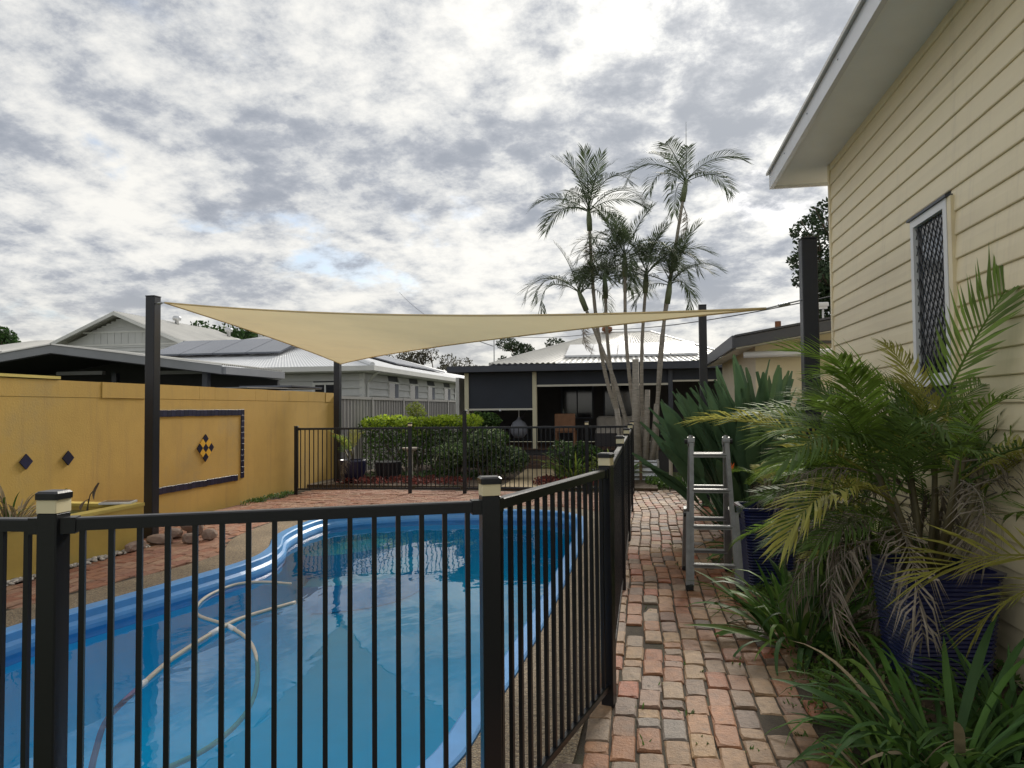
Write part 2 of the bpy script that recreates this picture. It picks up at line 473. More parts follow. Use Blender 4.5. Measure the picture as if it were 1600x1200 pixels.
def piece(name, me, parent, world_loc, rot=None, material=None):
    o = link(name, me, parent, Vector(world_loc) - ORG[parent.name], rot)
    if material:
        o.material_slots[0].link = 'OBJECT'; o.material_slots[0].material = M[material]
    return o


def catmull(pts, n=8, closed=False):
    P = [Vector(p) for p in pts]; out = []
    m = len(P); rng = range(m if closed else m - 1)
    for i in rng:
        if closed: a, b, c, d = P[(i - 1) % m], P[i], P[(i + 1) % m], P[(i + 2) % m]
        else: a, b, c, d = P[max(i - 1, 0)], P[i], P[i + 1], P[min(i + 2, m - 1)]
        for k in range(n):
            t = k / n
            out.append(.5 * ((2 * b) + (c - a) * t + (2 * a - 5 * b + 4 * c - d) * t * t + (3 * b - a - 3 * c + d) * t ** 3))
    if not closed: out.append(P[-1])
    return out


# ------------------------------------------------------------------ pool outline
POOL = catmull([(x, y, 0) for x, y in [(-.80, 3.0), (-.76, 3.55), (-.72, 4.1), (-.68, 5.2), (-.66, 6.5), (-.66, 8.0), (-.69, 9.2), (-.82, 10.05),
        (-1.25, 10.5), (-1.95, 10.57), (-2.9, 10.45), (-3.6, 10.2), (-4.1, 9.88), (-4.45, 9.45), (-4.5, 8.8), (-4.38, 8.0), (-4.08, 7.3), (-3.98, 6.6),
        (-4.22, 5.35), (-4.42, 4.35), (-4.35, 3.45), (-3.9, 2.8), (-3.1, 2.5), (-2.2, 2.38), (-1.45, 2.45), (-.98, 2.66)]], 6, True)


def offset_poly(P, d):
    """positive d moves inwards (outline is counter-clockwise)"""
    n = len(P); out = []
    for i in range(n):
        t = (P[(i + 1) % n] - P[(i - 1) % n]).normalized()
        out.append(P[i] + Vector((-t.y, t.x, 0)) * d)
    return out


_a = sum(POOL[i].x * POOL[(i + 1) % len(POOL)].y - POOL[(i + 1) % len(POOL)].x * POOL[i].y for i in range(len(POOL)))
if _a < 0: POOL.reverse()
NPY = np.array([(p.x, p.y) for p in POOL])


def pool_dist(x, y):
    """signed distance to the pool edge, positive outside"""
    a = NPY; b = np.roll(NPY, -1, 0); p = np.array([x, y]); ab = b - a
    t = np.clip(((p - a) * ab).sum(1) / (ab * ab).sum(1), 0, 1)
    dmin = np.sqrt((((a + ab * t[:, None]) - p) ** 2).sum(1)).min()
    c = (a[:, 1] > y) != (b[:, 1] > y)
    xi = (b[:, 0] - a[:, 0]) * (y - a[:, 1]) / (b[:, 1] - a[:, 1] + 1e-12) + a[:, 0]
    return -dmin if (c & (x < xi)).sum() % 2 else dmin


def sheet_with_hole(name, material, outer, hole, z):
    import bmesh
    bm = bmesh.new()
    es = []
    for loop in (outer, hole):
        vs = [bm.verts.new((p[0], p[1], z)) for p in loop]
        es += [bm.edges.new((vs[i], vs[(i + 1) % len(vs)])) for i in range(len(vs))]
    bmesh.ops.triangle_fill(bm, use_beauty=True, use_dissolve=False, edges=es)
    me = bpy.data.meshes.new(name); bm.to_mesh(me); bm.free()
    for p in me.polygons:
        if p.normal.z < 0: p.flip()
    me.materials.append(M[material])
    return tag(link(name, me), kind='structure')


def rings(mb, loops):
    n = len(loops[0]); v = [p for l in loops for p in l]; f = []
    for k in range(len(loops) - 1):
        for i in range(n):
            f.append((k * n + i, k * n + (i + 1) % n, (k + 1) * n + (i + 1) % n, (k + 1) * n + i))
    return mb.add(v, f)


def lift(P, z): return [Vector((p.x, p.y, z)) for p in P]


# ------------------------------------------------------------------ ground
HOLE = offset_poly(POOL, -.03)
sheet_with_hole('ground', 'lawn', [(-900, -300), (900, -300), (900, 1500), (-900, 1500)], HOLE, -.075)
# pebble-faced concrete surround of the pool
RING = offset_poly(POOL, -.47)
surround = MB(); rings(surround, [lift(offset_poly(POOL, -.004), -.06), lift(offset_poly(POOL, -.004), -.004), lift(RING, -.004), lift(RING, -.07)])
surround = struct('pool_surround', surround, 'pebblecrete')

# ------------------------------------------------------------------ bricks
def brick_mesh(seed, L=.222, W=.110, H=.055):
    r = random.Random(seed); b = .006
    mb = MB(); n = 8
    j = lambda s: r.uniform(-s, s)
    base = [(-L / 2, -W / 2), (0, -W / 2), (L / 2, -W / 2), (L / 2, 0), (L / 2, W / 2), (0, W / 2), (-L / 2, W / 2), (-L / 2, 0)]
    base = [(x + j(.003), y + j(.003)) for x, y in base]
    cut = [r.uniform(.7, 2.4) if i % 2 == 0 else r.uniform(.5, 1.2) for i in range(8)]
    v = [(y, x, -H) for x, y in base] + [(y, x, -.008) for x, y in base]
    v += [(y * (1 - b * cut[i] / (W / 2)), x * (1 - b * cut[i] / (L / 2)), j(.0015)) for i, (x, y) in enumerate(base)]
    v.append((0, 0, j(.003)))
    f = []
    for k in (0, 8):
        for i in range(8): f.append((k + (i + 1) % 8, k + i, k + 8 + i, k + 8 + (i + 1) % 8))
    for i in range(8): f.append((16 + (i + 1) % 8, 16 + i, 24))
    return mb.add(v, f)


BRICKS = [brick_mesh(s) for s in range(9)]
HALF = [brick_mesh(20 + s, L=.108) for s in range(5)]
BM_P = [b.mesh('brick', 'brick') for b in BRICKS]
BM_H = [b.mesh('brick', 'brick') for b in HALF]


def fence_side(x, y):
    """left limit of the path: just outside the fence line"""
    return -.215 if y > 3.8 else -.215 - (3.8 - y) * .30


path_base = MB()
pb = [(-.95, 1.2), (1.15, 1.2), (1.1, 3.4), (.95, 5), (.95, 8), (1.12, 11.2), (1.0, 13.3), (-.23, 13.35), (-.21, 3.8), (-.66, 2.35)]
path_base.add([(x, y, -.013) for x, y in pb], [tuple(range(len(pb)))])
brick_path = struct('brick_path', path_base, 'joint_sand')


def path_right(y):
    for (a, xa), (b, xb) in zip([(1.2, 1.0), (3.3, .93), (4, .93), (6.2, .95), (8, .93), (11, 1.08), (13.4, .8)], [(3.3, .93), (4, .93), (6.2, .95), (8, .93), (11, 1.08), (13.4, .8), (20, .8)]):
        if y <= b: return xa + (xb - xa) * (y - a) / (b - a)
    return .8


def wave(y): return .018 * math.sin(y * 1.3 + .4) + .012 * math.sin(y * 3.1) - (max(0, y - 9.5) ** 2) * .012


cand = []
for lane in range(-7, 12):
    r = random.Random(100 + lane)
    y = 1.4 + r.uniform(0, .23)
    while y < 13.2:
        half = r.random() < .16
        ln = .116 if half else .230
        xc = -.13 + (lane + .5) * .1185 + wave(y + ln / 2)
        yc = y + ln / 2
        if xc + .02 > fence_side(xc, yc) and xc + .04 < path_right(yc) + r.uniform(-.05, .09) and pool_dist(xc, yc) > .455:
            cand.append((yc, xc, half, r.uniform(-.018, .018), r.uniform(-.007, .006), r.uniform(-.02, .02), r.uniform(-.03, .03), r.randrange(99), r.random()))
        y += ln
cand.sort()
vis = [c for c in cand if c[0] > 2.75]
hid = [c for c in cand if c[0] <= 2.75]
far_mb = MB()


def stamp(mb, src, loc, rz, rx=0, ry=0):
    mt = Matrix.Translation(loc) @ Euler((rx, ry, rz)).to_matrix().to_4x4()
    mb.add([mt @ Vector(p) for p in src.v], src.f)


for i, (yc, xc, half, rz, dz, rx, ry, k, pr_) in enumerate(vis):
    sink = -.012 if pr_ < .03 else 0
    if i < 300:
        piece('brick', (BM_H if half else BM_P)[k % (5 if half else 9)], brick_path, (xc, yc, dz + sink), (rx, ry, rz + (PI if k % 2 else 0)))
    else:
        stamp(far_mb, (HALF if half else BRICKS)[k % (5 if half else 9)], (xc, yc, dz), rz, rx, ry)
for (yc, xc, half, rz, dz, rx, ry, k, pr_) in hid:
    stamp(far_mb, (HALF if half else BRICKS)[k % (5 if half else 9)], (xc, yc, dz), rz, rx, ry)
tag(far_mb.build('far_bricks', 'brick', brick_path), kind='stuff')

# brick paving left of and beyond the pool
pt = [(-6.48, 1.5), (-4.0, 1.5), (-4.0, 2.2)]
patio = MB()
patio.box(-6.5, -4.6, 1.0, 12.0, -.072, -.014)
patio.box(-6.5, -.21, 11.0, 13.3, -.0725, -.0145)
patio = struct('brick_paving', patio, 'joint_sand')
pm = MB(); near_tiles = []
for lane in range(0, 22):
    r = random.Random(300 + lane)
    x = -6.45 + (lane + .5) * .1185
    y = 1.5 + r.uniform(0, .2)
    while y < 11.0:
        yc = y + .115
        if pool_dist(x, yc) > .50 and not (x < -5.5 and yc < 7.35) and x < -3.6:
            near_tiles.append((x, yc, r.uniform(-.02, .02), r.uniform(-.006, .005), r.randrange(9), r.uniform(-.02, .02)))
        y += .230
for row in range(0, 20):
    r = random.Random(400 + row)
    y = 10.6 + (row + .5) * .1185
    x = -6.3 + r.uniform(0, .2)
    while x < -.3:
        xc = x + .115
        if pool_dist(xc, y) > .50 and not (y < 11.05 and xc < -4.0):
            near_tiles.append((xc, y, PI / 2 + r.uniform(-.02, .02), r.uniform(-.006, .005), r.randrange(9), r.uniform(-.02, .02)))
        x += .230
BM_Q = [b.mesh('brick', 'patio_brick') for b in BRICKS]
near_tiles.sort(key=lambda t: (t[0] ** 2 + t[1] ** 2) + (100 if t[1] < 4.2 else 0))
for i, (x, y, rz, dz, k, rx) in enumerate(near_tiles):
    if i < 300: piece('brick', BM_Q[k], patio, (x, y, dz - .003), (rx, 0, rz))
    else: stamp(pm, BRICKS[k], (x, y, dz - .003), rz, rx)
tag(pm.build('far_bricks', 'patio_brick', patio), kind='stuff')

# soil beds
bed = MB()
bp = [(.95, 1.0), (2.02, 1.0), (2.02, 8.0), (3.5, 8.0), (3.5, 10.9), (1.38, 10.9), (1.38, 16), (.3, 16), (.3, 13.4), (1.0, 13.2), (1.1, 11.2), (.97, 8), (.93, 6), (.90, 4)]
bed.add([(x, y, -.02) for x, y in bp], [tuple(range(len(bp)))])
struct('garden_bed', bed, 'soil')
bed = MB()
bed.box(-6.55, .3, 13.25, 18.2, -.074, .05)
struct('mulched_garden_bed', bed, 'soil')
gp = MB()
gp.add([(x, y, .055) for x, y in [(-2.6, 13.2), (-1.75, 13.2), (-1.8, 15), (-2.1, 17.35), (-2.75, 17.35), (-2.65, 15)]], [tuple(range(6))])
struct('garden_path', gp, 'gravel_path')

# ------------------------------------------------------------------ the pool
pool = thing('swimming_pool', (-2.5, 6.5, -1.4), 'blue fibreglass swimming pool with curved outline, full of water', 'pool')
sh = MB()
rings(sh, [lift(offset_poly(POOL, 0), -.07), lift(offset_poly(POOL, 0), .004), lift(offset_poly(POOL, .012), .014), lift(offset_poly(POOL, .12), .014),
           lift(offset_poly(POOL, .135), .004), lift(offset_poly(POOL, .14), -.05), lift(offset_poly(POOL, .165), -.075), lift(offset_poly(POOL, .175), -.10), lift(offset_poly(POOL, .18), -.2)])
sh.build('rim', 'pool_shell', pool, smooth=False)
wl = MB()
rings(wl, [lift(offset_poly(POOL, .18), -.199), lift(offset_poly(POOL, .2), -.5), lift(offset_poly(POOL, .28), -.78), lift(offset_poly(POOL, .45), -.95)])
wl.build('wall', 'pool_floor', pool, smooth=True)
fl = MB(); fl.add(lift(offset_poly(POOL, .45), -.95), [tuple(range(len(POOL)))])
fl.build('floor', 'pool_floor', pool)
for (rad, zt) in ((1.35, -.62), (.85, -.34)):
    st = MB(); c = Vector((-4.35, 9.35)); pts = []
    for k in range(21):
        a = R(-118 + k * 8.1); pts.append((c.x + rad * math.cos(a) * 1.0, c.y + rad * math.sin(a) * .95))
    pts.append((c.x, c.y))
    st.prism([p for p in pts if pool_dist(*p) < -.17 or p == pts[-1]], 'z', -.94, zt)
    st.build('step', 'pool_ledge', pool)
wt = MB(); wt.add(lift(offset_poly(POOL, .172), -.13), [tuple(range(len(POOL)))])
tag(wt.build('water', 'pool_water', pool), 'still clear water reflecting the cloudy sky')

h = thing('pool_hose', (-3, 5, -.12), 'long pale pool cleaner hose looping in the water', 'hose')
h1 = catmull([(-3.30, 6.35, -.13), (-3.6, 6.36, -.125), (-3.8, 6.2, -.12), (-3.80, 5.75, -.12), (-3.57, 5.28, -.12), (-3.13, 5.02, -.12), (-2.75, 4.7, -.13), (-2.42, 4.22, -.15), (-2.21, 3.75, -.17), (-2.16, 3.32, -.17), (-2.26, 2.98, -.16)], 8)
MB().tube(h1, .014, 8).build('hose_section', 'hose_white', h, True)
h2 = catmull([(-2.95, 5.75, -.13), (-3.12, 5.27, -.12), (-3.12, 4.91, -.105), (-3.07, 4.3, -.11), (-2.98, 3.85, -.13)], 8)
MB().tube(h2, .016, 8).build('hose_section', 'hose_white', h, True)
MB().tube(catmull([(-2.98, 3.85, -.13), (-2.90, 3.5, -.16), (-2.72, 3.2, -.19), (-2.53, 2.94, -.2)], 8), .016, 8).build('hose_section', 'hose_purple', h, True)
for p, q in ((h1[40], h1[42]), (h2[16], h2[18]), (h2[-3], h2[-1])):
    MB().tube([p, q], .020, 10).build('cuff', 'white_paint', h, True)

# ------------------------------------------------------------------ pool fence
BAL = MB().box(-.008, .008, -.008, .008, .10, 1.165).mesh('baluster', 'black_metal')
POSTM = MB().bevbox(-.032, .032, -.032, .032, -.06, 1.222, .004).mesh('post', 'black_metal')
BANDM = MB().bevbox(-.0325, .0325, -.0325, .0325, 1.222, 1.262, .002).mesh('light_band', 'cream_plastic')
CAPM = MB().bevbox(-.037, .037, -.037, .037, 1.262, 1.286, .006).mesh('cap', 'black_metal')
CAPP = MB().bevbox(-.036, .036, -.036, .036, 1.222, 1.24, .006).mesh('cap', 'black_metal')


def fence_run(name, pts, label, posts, n=None, zlift=0):
    """posts: one letter for each point: L lit cap, p plain cap, t tall plain, . no post"""
    t = thing(name, (pts[0][0], pts[0][1], 0), label, 'fence', 'black tubular pool fencing')
    for (a, b) in zip(pts[:-1], pts[1:]):
        A, B = Vector((a[0], a[1], zlift)), Vector((b[0], b[1], zlift))
        d = B - A; ln = d.length; u = d / ln; w = Vector((-u.y, u.x, 0)); ang = math.atan2(u.y, u.x)
        for z0, z1, hw, nm in ((1.165, 1.203, .019, 'top_rail'), (.075, .105, .014, 'bottom_rail')):
            mb = MB(); c = .004
            prof = [(-hw, z0), (hw, z0), (hw, z1 - c), (hw - c, z1), (-hw + c, z1), (-hw, z1 - c)]
            P0 = A + u * .03; P1 = B - u * .03
            v = [P0 + w * p + Vector((0, 0, q)) for p, q in prof] + [P1 + w * p + Vector((0, 0, q)) for p, q in prof]
            k = len(prof)
            mb.add(v, [tuple(range(k - 1, -1, -1)), tuple(range(k, 2 * k))] + [(i, (i + 1) % k, k + (i + 1) % k, k + i) for i in range(k)])
            mb.build(nm, 'black_metal', t)
        nb = n or max(2, round(ln / .081) - 1)
        for i in range(nb):
            p = A + d * ((i + 1) / (nb + 1))
            piece('baluster', BAL, t, p, (0, 0, ang))
        for e, sg in ((A, 1), (B, -1)):            # rail brackets
            mb = MB()
            q = e + u * sg * .045
            mb.add([q + u * x + w * y + Vector((0, 0, z)) for z in (1.158, 1.206) for x, y in ((-.02, -.024), (.02, -.024), (.02, .024), (-.02, .024))],
                   [(3, 2, 1, 0), (4, 5, 6, 7), (0, 1, 5, 4), (1, 2, 6, 5), (2, 3, 7, 6), (3, 0, 4, 7)])
            mb.build('bracket', 'black_metal', t)
    for i, (p, k) in enumerate(zip(pts, posts)):
        if k == '.': continue
        q = pts[min(i + 1, len(pts) - 1)]; o = pts[max(i - 1, 0)]
        ang = math.atan2(q[1] - o[1], q[0] - o[0])
        if k == 't':
            MB().bevbox(p[0] - .032, p[0] + .032, p[1] - .032, p[1] + .032, -.06, 1.5, .004).build('latch_post', 'black_metal', t)
            continue
        po = piece('post', POSTM, t, (p[0], p[1], zlift), (0, 0, ang))
        if k == 'L':
            link('light_band', BANDM, po); link('cap', CAPM, po)
        else: link('cap', CAPP, po)
    return t


NP, LP_, P2 = (-.52, 2.43), (-1.74, 1.87), (-.18, 3.75)
fence_run('pool_fence', [(-3.6, 1.72), (-2.98, 1.78), LP_], 'short stretch of black pool fence at the left edge of the picture', '.pL')
fence_run('pool_fence', [LP_, NP], 'near black pool fence panel between the two nearest lit posts', '.L', 16)
fence_run('pool_fence', [NP, P2], 'slanting black pool fence panel leading from the nearest post to the brick path', '.L', 15)
fence_run('pool_fence', [P2, (-.17, 6.05), (-.16, 8.35), (-.15, 10.65), (-.15, 12.85)], 'long black pool fence running beside the brick path', '.LLLL')
FA, FB, FC, FD, FE = (-6.20, 12.12), (-4.14, 12.45), (-3.14, 12.55), (-.95, 12.8), (-.19, 12.86)
fence_run('pool_fence', [FA, FB], 'far black pool fence panel next to the end of the yellow wall', 'pL')
fence_run('pool_gate', [(FB[0] + .06, FB[1] + .006), (FC[0] - .05, FC[1] - .006)], 'black pool gate in the far fence beside a tall latch post', '..')['category'] = 'gate'
fence_run('pool_fence', [FC, FD, FE], 'far black pool fence between the gate latch post and the brick path', 'tL.')

# ------------------------------------------------------------------ yellow rendered wall
wy0, wy1, wx = 1.0, 14.62, -6.6
yw = thing('yellow_wall', (-6.7, 8, -.1), 'long yellow ochre rendered garden wall with navy tile decoration', 'wall')
MB().box(-6.8, wx, wy0, wy1, -.1, 1.70).build('wall', 'yellow_render', yw)
y = wy0
r = random.Random(5)
while y < wy1 - .05:
    ln = min(r.choice((.4, .8, .8, 1.2, 1.6)), wy1 - y)
    e = r.choice((.001, .003, .006, .011, .004))
    MB().box(-6.8, wx + e, y + .002, y + ln - .002, 1.702, 1.90 + r.uniform(-.004, .004)).build('block', 'yellow_render', yw)
    y += ln
MB().box(-6.82, -6.585, 1.0, 7.15, 1.908, 1.94).build('capping', 'planter_cap', yw)
TILE = MB().bevbox(-.0472, .0472, -.0472, .0472, 0, .014, .002).mesh('tile', 'navy_tile')


def face_x(me, parent, y, z, rot=0, x=wx, name='tile'):      # flat piece on a wall that faces +x
    e = Matrix.Rotation(PI / 2, 4, 'Y')
    m3 = Matrix.Rotation(rot, 4, 'X') @ e
    return piece(name, me, parent, (x + .001, y, z), m3.to_euler())


ya, yb, za, zb = 8.80, 11.08, .42, 1.50
k = int((yb - ya) / .095)
for i in range(k + 1):
    face_x(TILE, yw, ya + i * .095, zb + r.uniform(-.003, .003)); 
    if i < k - 1: face_x(TILE, yw, ya + i * .095, za + r.uniform(-.004, .004))
nz = int((zb - za) / .095)
for i in range(1, nz + 1): face_x(TILE, yw, ya + k * .095, zb - i * .0955, PI / 2)
for i in range(1, nz + 1): face_x(TILE, yw, ya, zb - i * .0955, PI / 2)
DIA = MB().prism([(-.069, 0), (0, -.070), (.069, 0), (0, .070)], 'z', 0, .014)
DN = DIA.mesh('diamond_tile', 'navy_tile'); DY = DIA.mesh('diamond_tile', 'yellow_tile')
for (dy, dz, dk) in ((0, .142, 1), (-.072, .071, 0), (.072, .071, 0), (-.144, 0, 1), (0, 0, 1), (.144, 0, 1), (-.072, -.071, 0), (.072, -.071, 0), (0, -.142, 1)):
    face_x(DN if dk else DY, yw, 9.95 + dy, .96 + dz, 0, name='diamond_tile')
DB = MB().prism([(-.085, 0), (0, -.085), (.085, 0), (0, .085)], 'z', 0, .015).mesh('diamond_tile', 'navy_tile')
for yy, zz_ in ((6.70, .99), (7.28, .99), (6.1, .985)): face_x(DB, yw, yy, zz_, 0, name='diamond_tile')

# raised pond planter in front of it
pl = thing('pond_planter', (-6.1, 5, 0), 'yellow rendered raised pond planter standing against the yellow wall', 'planter')
MB().box(-5.74, -5.6, 1.2, 7.28, -.08, .45).build('front_wall', 'planter_render', pl)
MB().box(-6.598, -5.742, 7.14, 7.28, -.08, .45).build('end_wall', 'planter_render', pl)
MB().box(-5.75, -5.59, 1.2, 7.29, .452, .485).build('capping', 'planter_cap', pl)
MB().box(-6.598, -5.752, 7.13, 7.29, .452, .485).build('capping', 'planter_cap', pl)
MB().box(-6.598, -5.742, 6.2, 7.138, .2, .41).build('water', 'pond_green', pl)
MB().box(-6.598, -5.742, 1.2, 6.198, .2, .43).build('soil', 'potting_soil', pl)
sp = thing('solar_fountain_panel', (-5.86, 7.2, .486), 'small pale framed solar panel lying on the end of the pond planter', 'solar panel', rotz=.35)
MB().bevbox(-.17, .17, -.11, .11, .0, .022, .004).build('frame', 'white_paint', sp, local=True)
MB().box(-.15, .15, -.09, .09, .0225, .025).build('cell_sheet', 'solar', sp, local=True)

# ------------------------------------------------------------------ stones
def stone_mesh(seed, material='stone'):
    import bmesh
    r = random.Random(seed); bm = bmesh.new(); bmesh.ops.create_icosphere(bm, subdivisions=2, radius=.5)
    ph = [r.uniform(0, 6) for _ in range(6)]
    for v in bm.verts:
        c = v.co; s = 1 + .13 * math.sin(c.x * 5 + ph[0]) + .13 * math.sin(c.y * 6 + ph[1]) + .1 * math.sin(c.z * 7 + ph[2]) + r.uniform(-.03, .03)
        v.co = Vector((max(-.42, min(.42, c.x * s)), max(-.42, min(.42, c.y * s)), max(-.38, min(.4, c.z * s))))
    me = bpy.data.meshes.new('stone'); bm.to_mesh(me); bm.free(); me.materials.append(M[material]); return me


STN = [stone_mesh(i) for i in range(5)]
descr = ['flat reddish block stone lying at the foot of the near sail post', 'rounded brown stone at the front of the small pile beside the near sail post',
         'largest brown stone on top of the pile beside the near sail post', 'grey-brown stone at the back of the pile beside the near sail post', 'small brown stone at the right end of the pile by the near sail post',
         'low brown stone at the back left of the pile by the near sail post', 'long pale stone against the corner of the pond planter']
for i, (x, y, z, sx, sy, sz) in enumerate([(-5.50, 7.42, .055, .34, .17, .15), (-5.17, 7.50, .05, .22, .15, .14), (-5.30, 7.70, .17, .24, .2, .19), (-5.42, 7.98, .09, .25, .22, .23), (-5.06, 7.74, .06, .18, .18, .16),
                                           (-5.56, 7.76, .06, .24, .2, .16), (-5.50, 7.02, .045, .14, .36, .12)]):
    o = link('garden_stone', STN[i % 5], None, (x, y, z), (0, 0, i * .7 if i not in (0, 6) else .1)); o.scale = (sx, sy, sz)
    tag(o, descr[i], 'stone', 'stones by the sail post')
pb_ = MB(); r = random.Random(12); src = MB()
ico = [(0, 0, .5), (.45, 0, .2), (.14, .43, .2), (-.36, .26, .2), (-.36, -.26, .2), (.14, -.43, .2), (.36, .26, -.2), (-.14, .43, -.2), (-.45, 0, -.2), (-.14, -.43, -.2), (.36, -.26, -.2), (0, 0, -.5)]
icf = [(0, 1, 2), (0, 2, 3), (0, 3, 4), (0, 4, 5), (0, 5, 1), (1, 6, 2), (2, 7, 3), (3, 8, 4), (4, 9, 5), (5, 10, 1), (2, 6, 7), (3, 7, 8), (4, 8, 9), (5, 9, 10), (1, 10, 6), (6, 11, 7), (7, 11, 8), (8, 11, 9), (9, 11, 10), (10, 11, 6)]
for i in range(420):
    s = r.uniform(.03, .075); x = -5.58 + abs(r.gauss(0, .06)); y = r.uniform(3.0, 7.2)
    mt = Matrix.Translation((x, y, s * .2)) @ Euler((r.uniform(-.3, .3), r.uniform(-.3, .3), r.uniform(0, 6))).to_matrix().to_4x4() @ Matrix.Diagonal((s, s * .8, s * .5, 1))
    pb_.add([mt @ Vector(p) for p in ico], icf)
tag(pb_.build('white_pebbles', 'pebble', None, True), 'pale pebbles strewn along the foot of the pond planter', 'pebbles', kind='stuff')

# ------------------------------------------------------------------ shade sail and its posts
def sail_post(x, y, zt, label, w=.06):
    t = thing('sail_post', (x, y, -.08), label, 'post', 'shade sail posts')
    MB().bevbox(x - w, x + w, y - w, y + w, -.08, zt, .006).build('column', 'post_paint', t)
    MB().bevbox(x - w - .003, x + w + .003, y - w - .003, y + w + .003, zt, zt + .012, .003).build('cap', 'post_paint', t)
    return t


A3 = Vector((-5.60, 7.62, 2.83)); B3 = Vector((-6.04, 13.72, 2.47)); D3 = Vector((1.05, 6.2, 2.34))
pA, pB, pD, pC = (-5.86, 7.76, 2.93), (-6.18, 13.88, 2.53), (1.39, 6.2, 2.90), (.97, 11.3, 3.09)
for p, l, w in ((pA, 'tall dark sail post standing by the pond planter and yellow wall', .062), (pB, 'dark sail post at the far end of the yellow wall behind the pool fence', .062),
                (pD, 'thick dark sail post close to the cream clad house corner', .062), (pC, 'dark sail post rising behind the strap leaved clump near the palms', .058)):
    sail_post(*p, l, w)
sl = thing('shade_sail', tuple((A3 + B3 + D3) / 3), 'triangular beige shade sail stretched over the swimming pool', 'shade sail')
mb = MB(); n = 36; idx = {}
cen = (A3 + B3 + D3) / 3
for i in range(n + 1):
    for j in range(n + 1 - i):
        a, b = i / n, j / n; c = 1 - a - b
        p = A3 * a + B3 * b + D3 * c
        # edges draw in towards the middle of the cloth, and the cloth sags
        # edge curvature falls off inside
        kA = 4 * a * c * (1 - b) ** 6; kB = 4 * b * c * (1 - a) ** 6; kC = 4 * a * b * (1 - c) ** 6
        p = p + (B3 - (A3 + D3) / 2).normalized() * .36 * kA + (A3 - (B3 + D3) / 2).normalized() * .45 * kB + (D3 - (A3 + B3) / 2).normalized() * .4 * kC
        p.z -= 1.0 * a * b * c + .05 * (kA) + .05 * (kB + kC)
        idx[i, j] = len(mb.v); mb.v.append(tuple(p))
for i in range(n):
    for j in range(n - i):
        mb.f.append((idx[i, j], idx[i + 1, j], idx[i, j + 1]))
        if j < n - i - 1: mb.f.append((idx[i + 1, j], idx[i + 1, j + 1], idx[i, j + 1]))
edge1 = [Vector(mb.v[idx[i, 0]]) for i in range(n + 1)]; edge2 = [Vector(mb.v[idx[0, j]]) for j in range(n + 1)]; edge3 = [Vector(mb.v[idx[i, n - i]]) for i in range(n + 1)]
sail_v = list(mb.v)
mb.build('cloth', 'sail_cloth', sl, True)
for e in (edge1, edge2, edge3): MB().tube(e, .011, 6).build('hem', 'sail_cloth', sl, True)
for c, p in ((A3, Vector((pA[0] + .05, pA[1] - .03, 2.84))), (B3, Vector((pB[0] + .05, pB[1] - .03, 2.47))), (D3, Vector((pD[0] - .06, pD[1], 2.40)))):
    MB().tube([c, c.lerp(p, .35)], .007, 6).build('shackle', 'steel', sl)
    q = c.lerp(p, .35); MB().tube([q, q.lerp(p, .5)], .016, 8).build('turnbuckle', 'steel', sl); MB().tube([q.lerp(p, .5), p], .007, 6).build('eye_bolt', 'steel', sl)

# ------------------------------------------------------------------ cream clad house on the right
hs = thing('cream_house', (4.5, 4.4, -.1), 'tall house with cream horizontal cladding and white eaves on the right', 'house')
HY0, HY1, HT, HX = .6, 7.86, 4.05, 2.0
WY0, WY1, WZ0, WZ1 = 4.98, 5.60, 1.68, 2.86
MB().box(HX + .005, 7.5, HY0, HY1 - .01, -.1, HT).build('wall_core', 'dark_wall', hs)
EXP = .153
prof = [(0, 0), (-.013, 0), (-.017, .006), (-.0165, .022), (-.012, .085), (-.0045, .140), (-.003, EXP - .001), (0, EXP - .001)]
z = .0
while z < HT:
    zt = min(EXP, HT - z)
    segs = [(HY0, HY1 - .03)]
    if z < WZ1 and z + EXP > WZ0: segs = [(HY0, WY0), (WY1, HY1 - .03)]
    for (a, b) in segs:
        MB().prism([(HX + x_ + .004, z + min(zz_, zt)) for x_, zz_ in prof], 'y', a, b).build('siding_board', 'siding', hs)
    z += EXP
z = 0
while z < HT:      # far gable end, seen only from the side
    MB().prism([(HY1 - x_ - .006, z + min(zz_, HT - z)) for x_, zz_ in prof], 'x', HX + .03, 7.5).build('siding_board', 'siding', hs)
    z += EXP
MB().bevbox(HX - .022, HX + .03, HY1 - .031, HY1 + .022, -.05, HT - .002, .003).build('corner_trim', 'siding', hs)
MB().box(1.54, 7.6, HY0 - .5, 8.46, HT, HT + .02).build('soffit', 'soffit', hs)
MB().prism([(1.50, HT - .035), (1.54, HT - .035), (1.54, HT + .13), (1.40, HT + .15), (1.40, HT + .135), (1.50, HT + .11)][:3] + [(1.50, HT + .13)], 'y', HY0 - .5, 8.49).build('fascia', 'gutter', hs)
MB().box(1.541, 7.6, 8.46, 8.49, HT - .035, HT + .13).build('fascia', 'gutter', hs)
MB().prism([(1.47, HT + .132), (4.55, HT + .85), (4.55, HT + .88), (1.47, HT + .162)], 'y', HY0 - .5, 8.52).build('roof', 'roof_pale', hs)
for yy in (1.5, 2.6, 3.6, 4.6, 5.6, 6.6, 7.6):
    MB().tube([(1.492, yy, HT + .07), (1.501, yy, HT + .07)], .007, 8).build('rivet', 'steel', hs)
w = MB()
fw = .055
w.box(HX - .035, HX + .01, WY0, WY0 + fw, WZ0, WZ1); w.box(HX - .035, HX + .01, WY1 - fw, WY1, WZ0, WZ1)
w.box(HX - .035, HX + .01, WY0 + fw, WY1 - fw, WZ0, WZ0 + fw); w.box(HX - .035, HX + .01, WY0 + fw, WY1 - fw, WZ1 - fw, WZ1)
win = w.build('window', 'white_paint', hs)
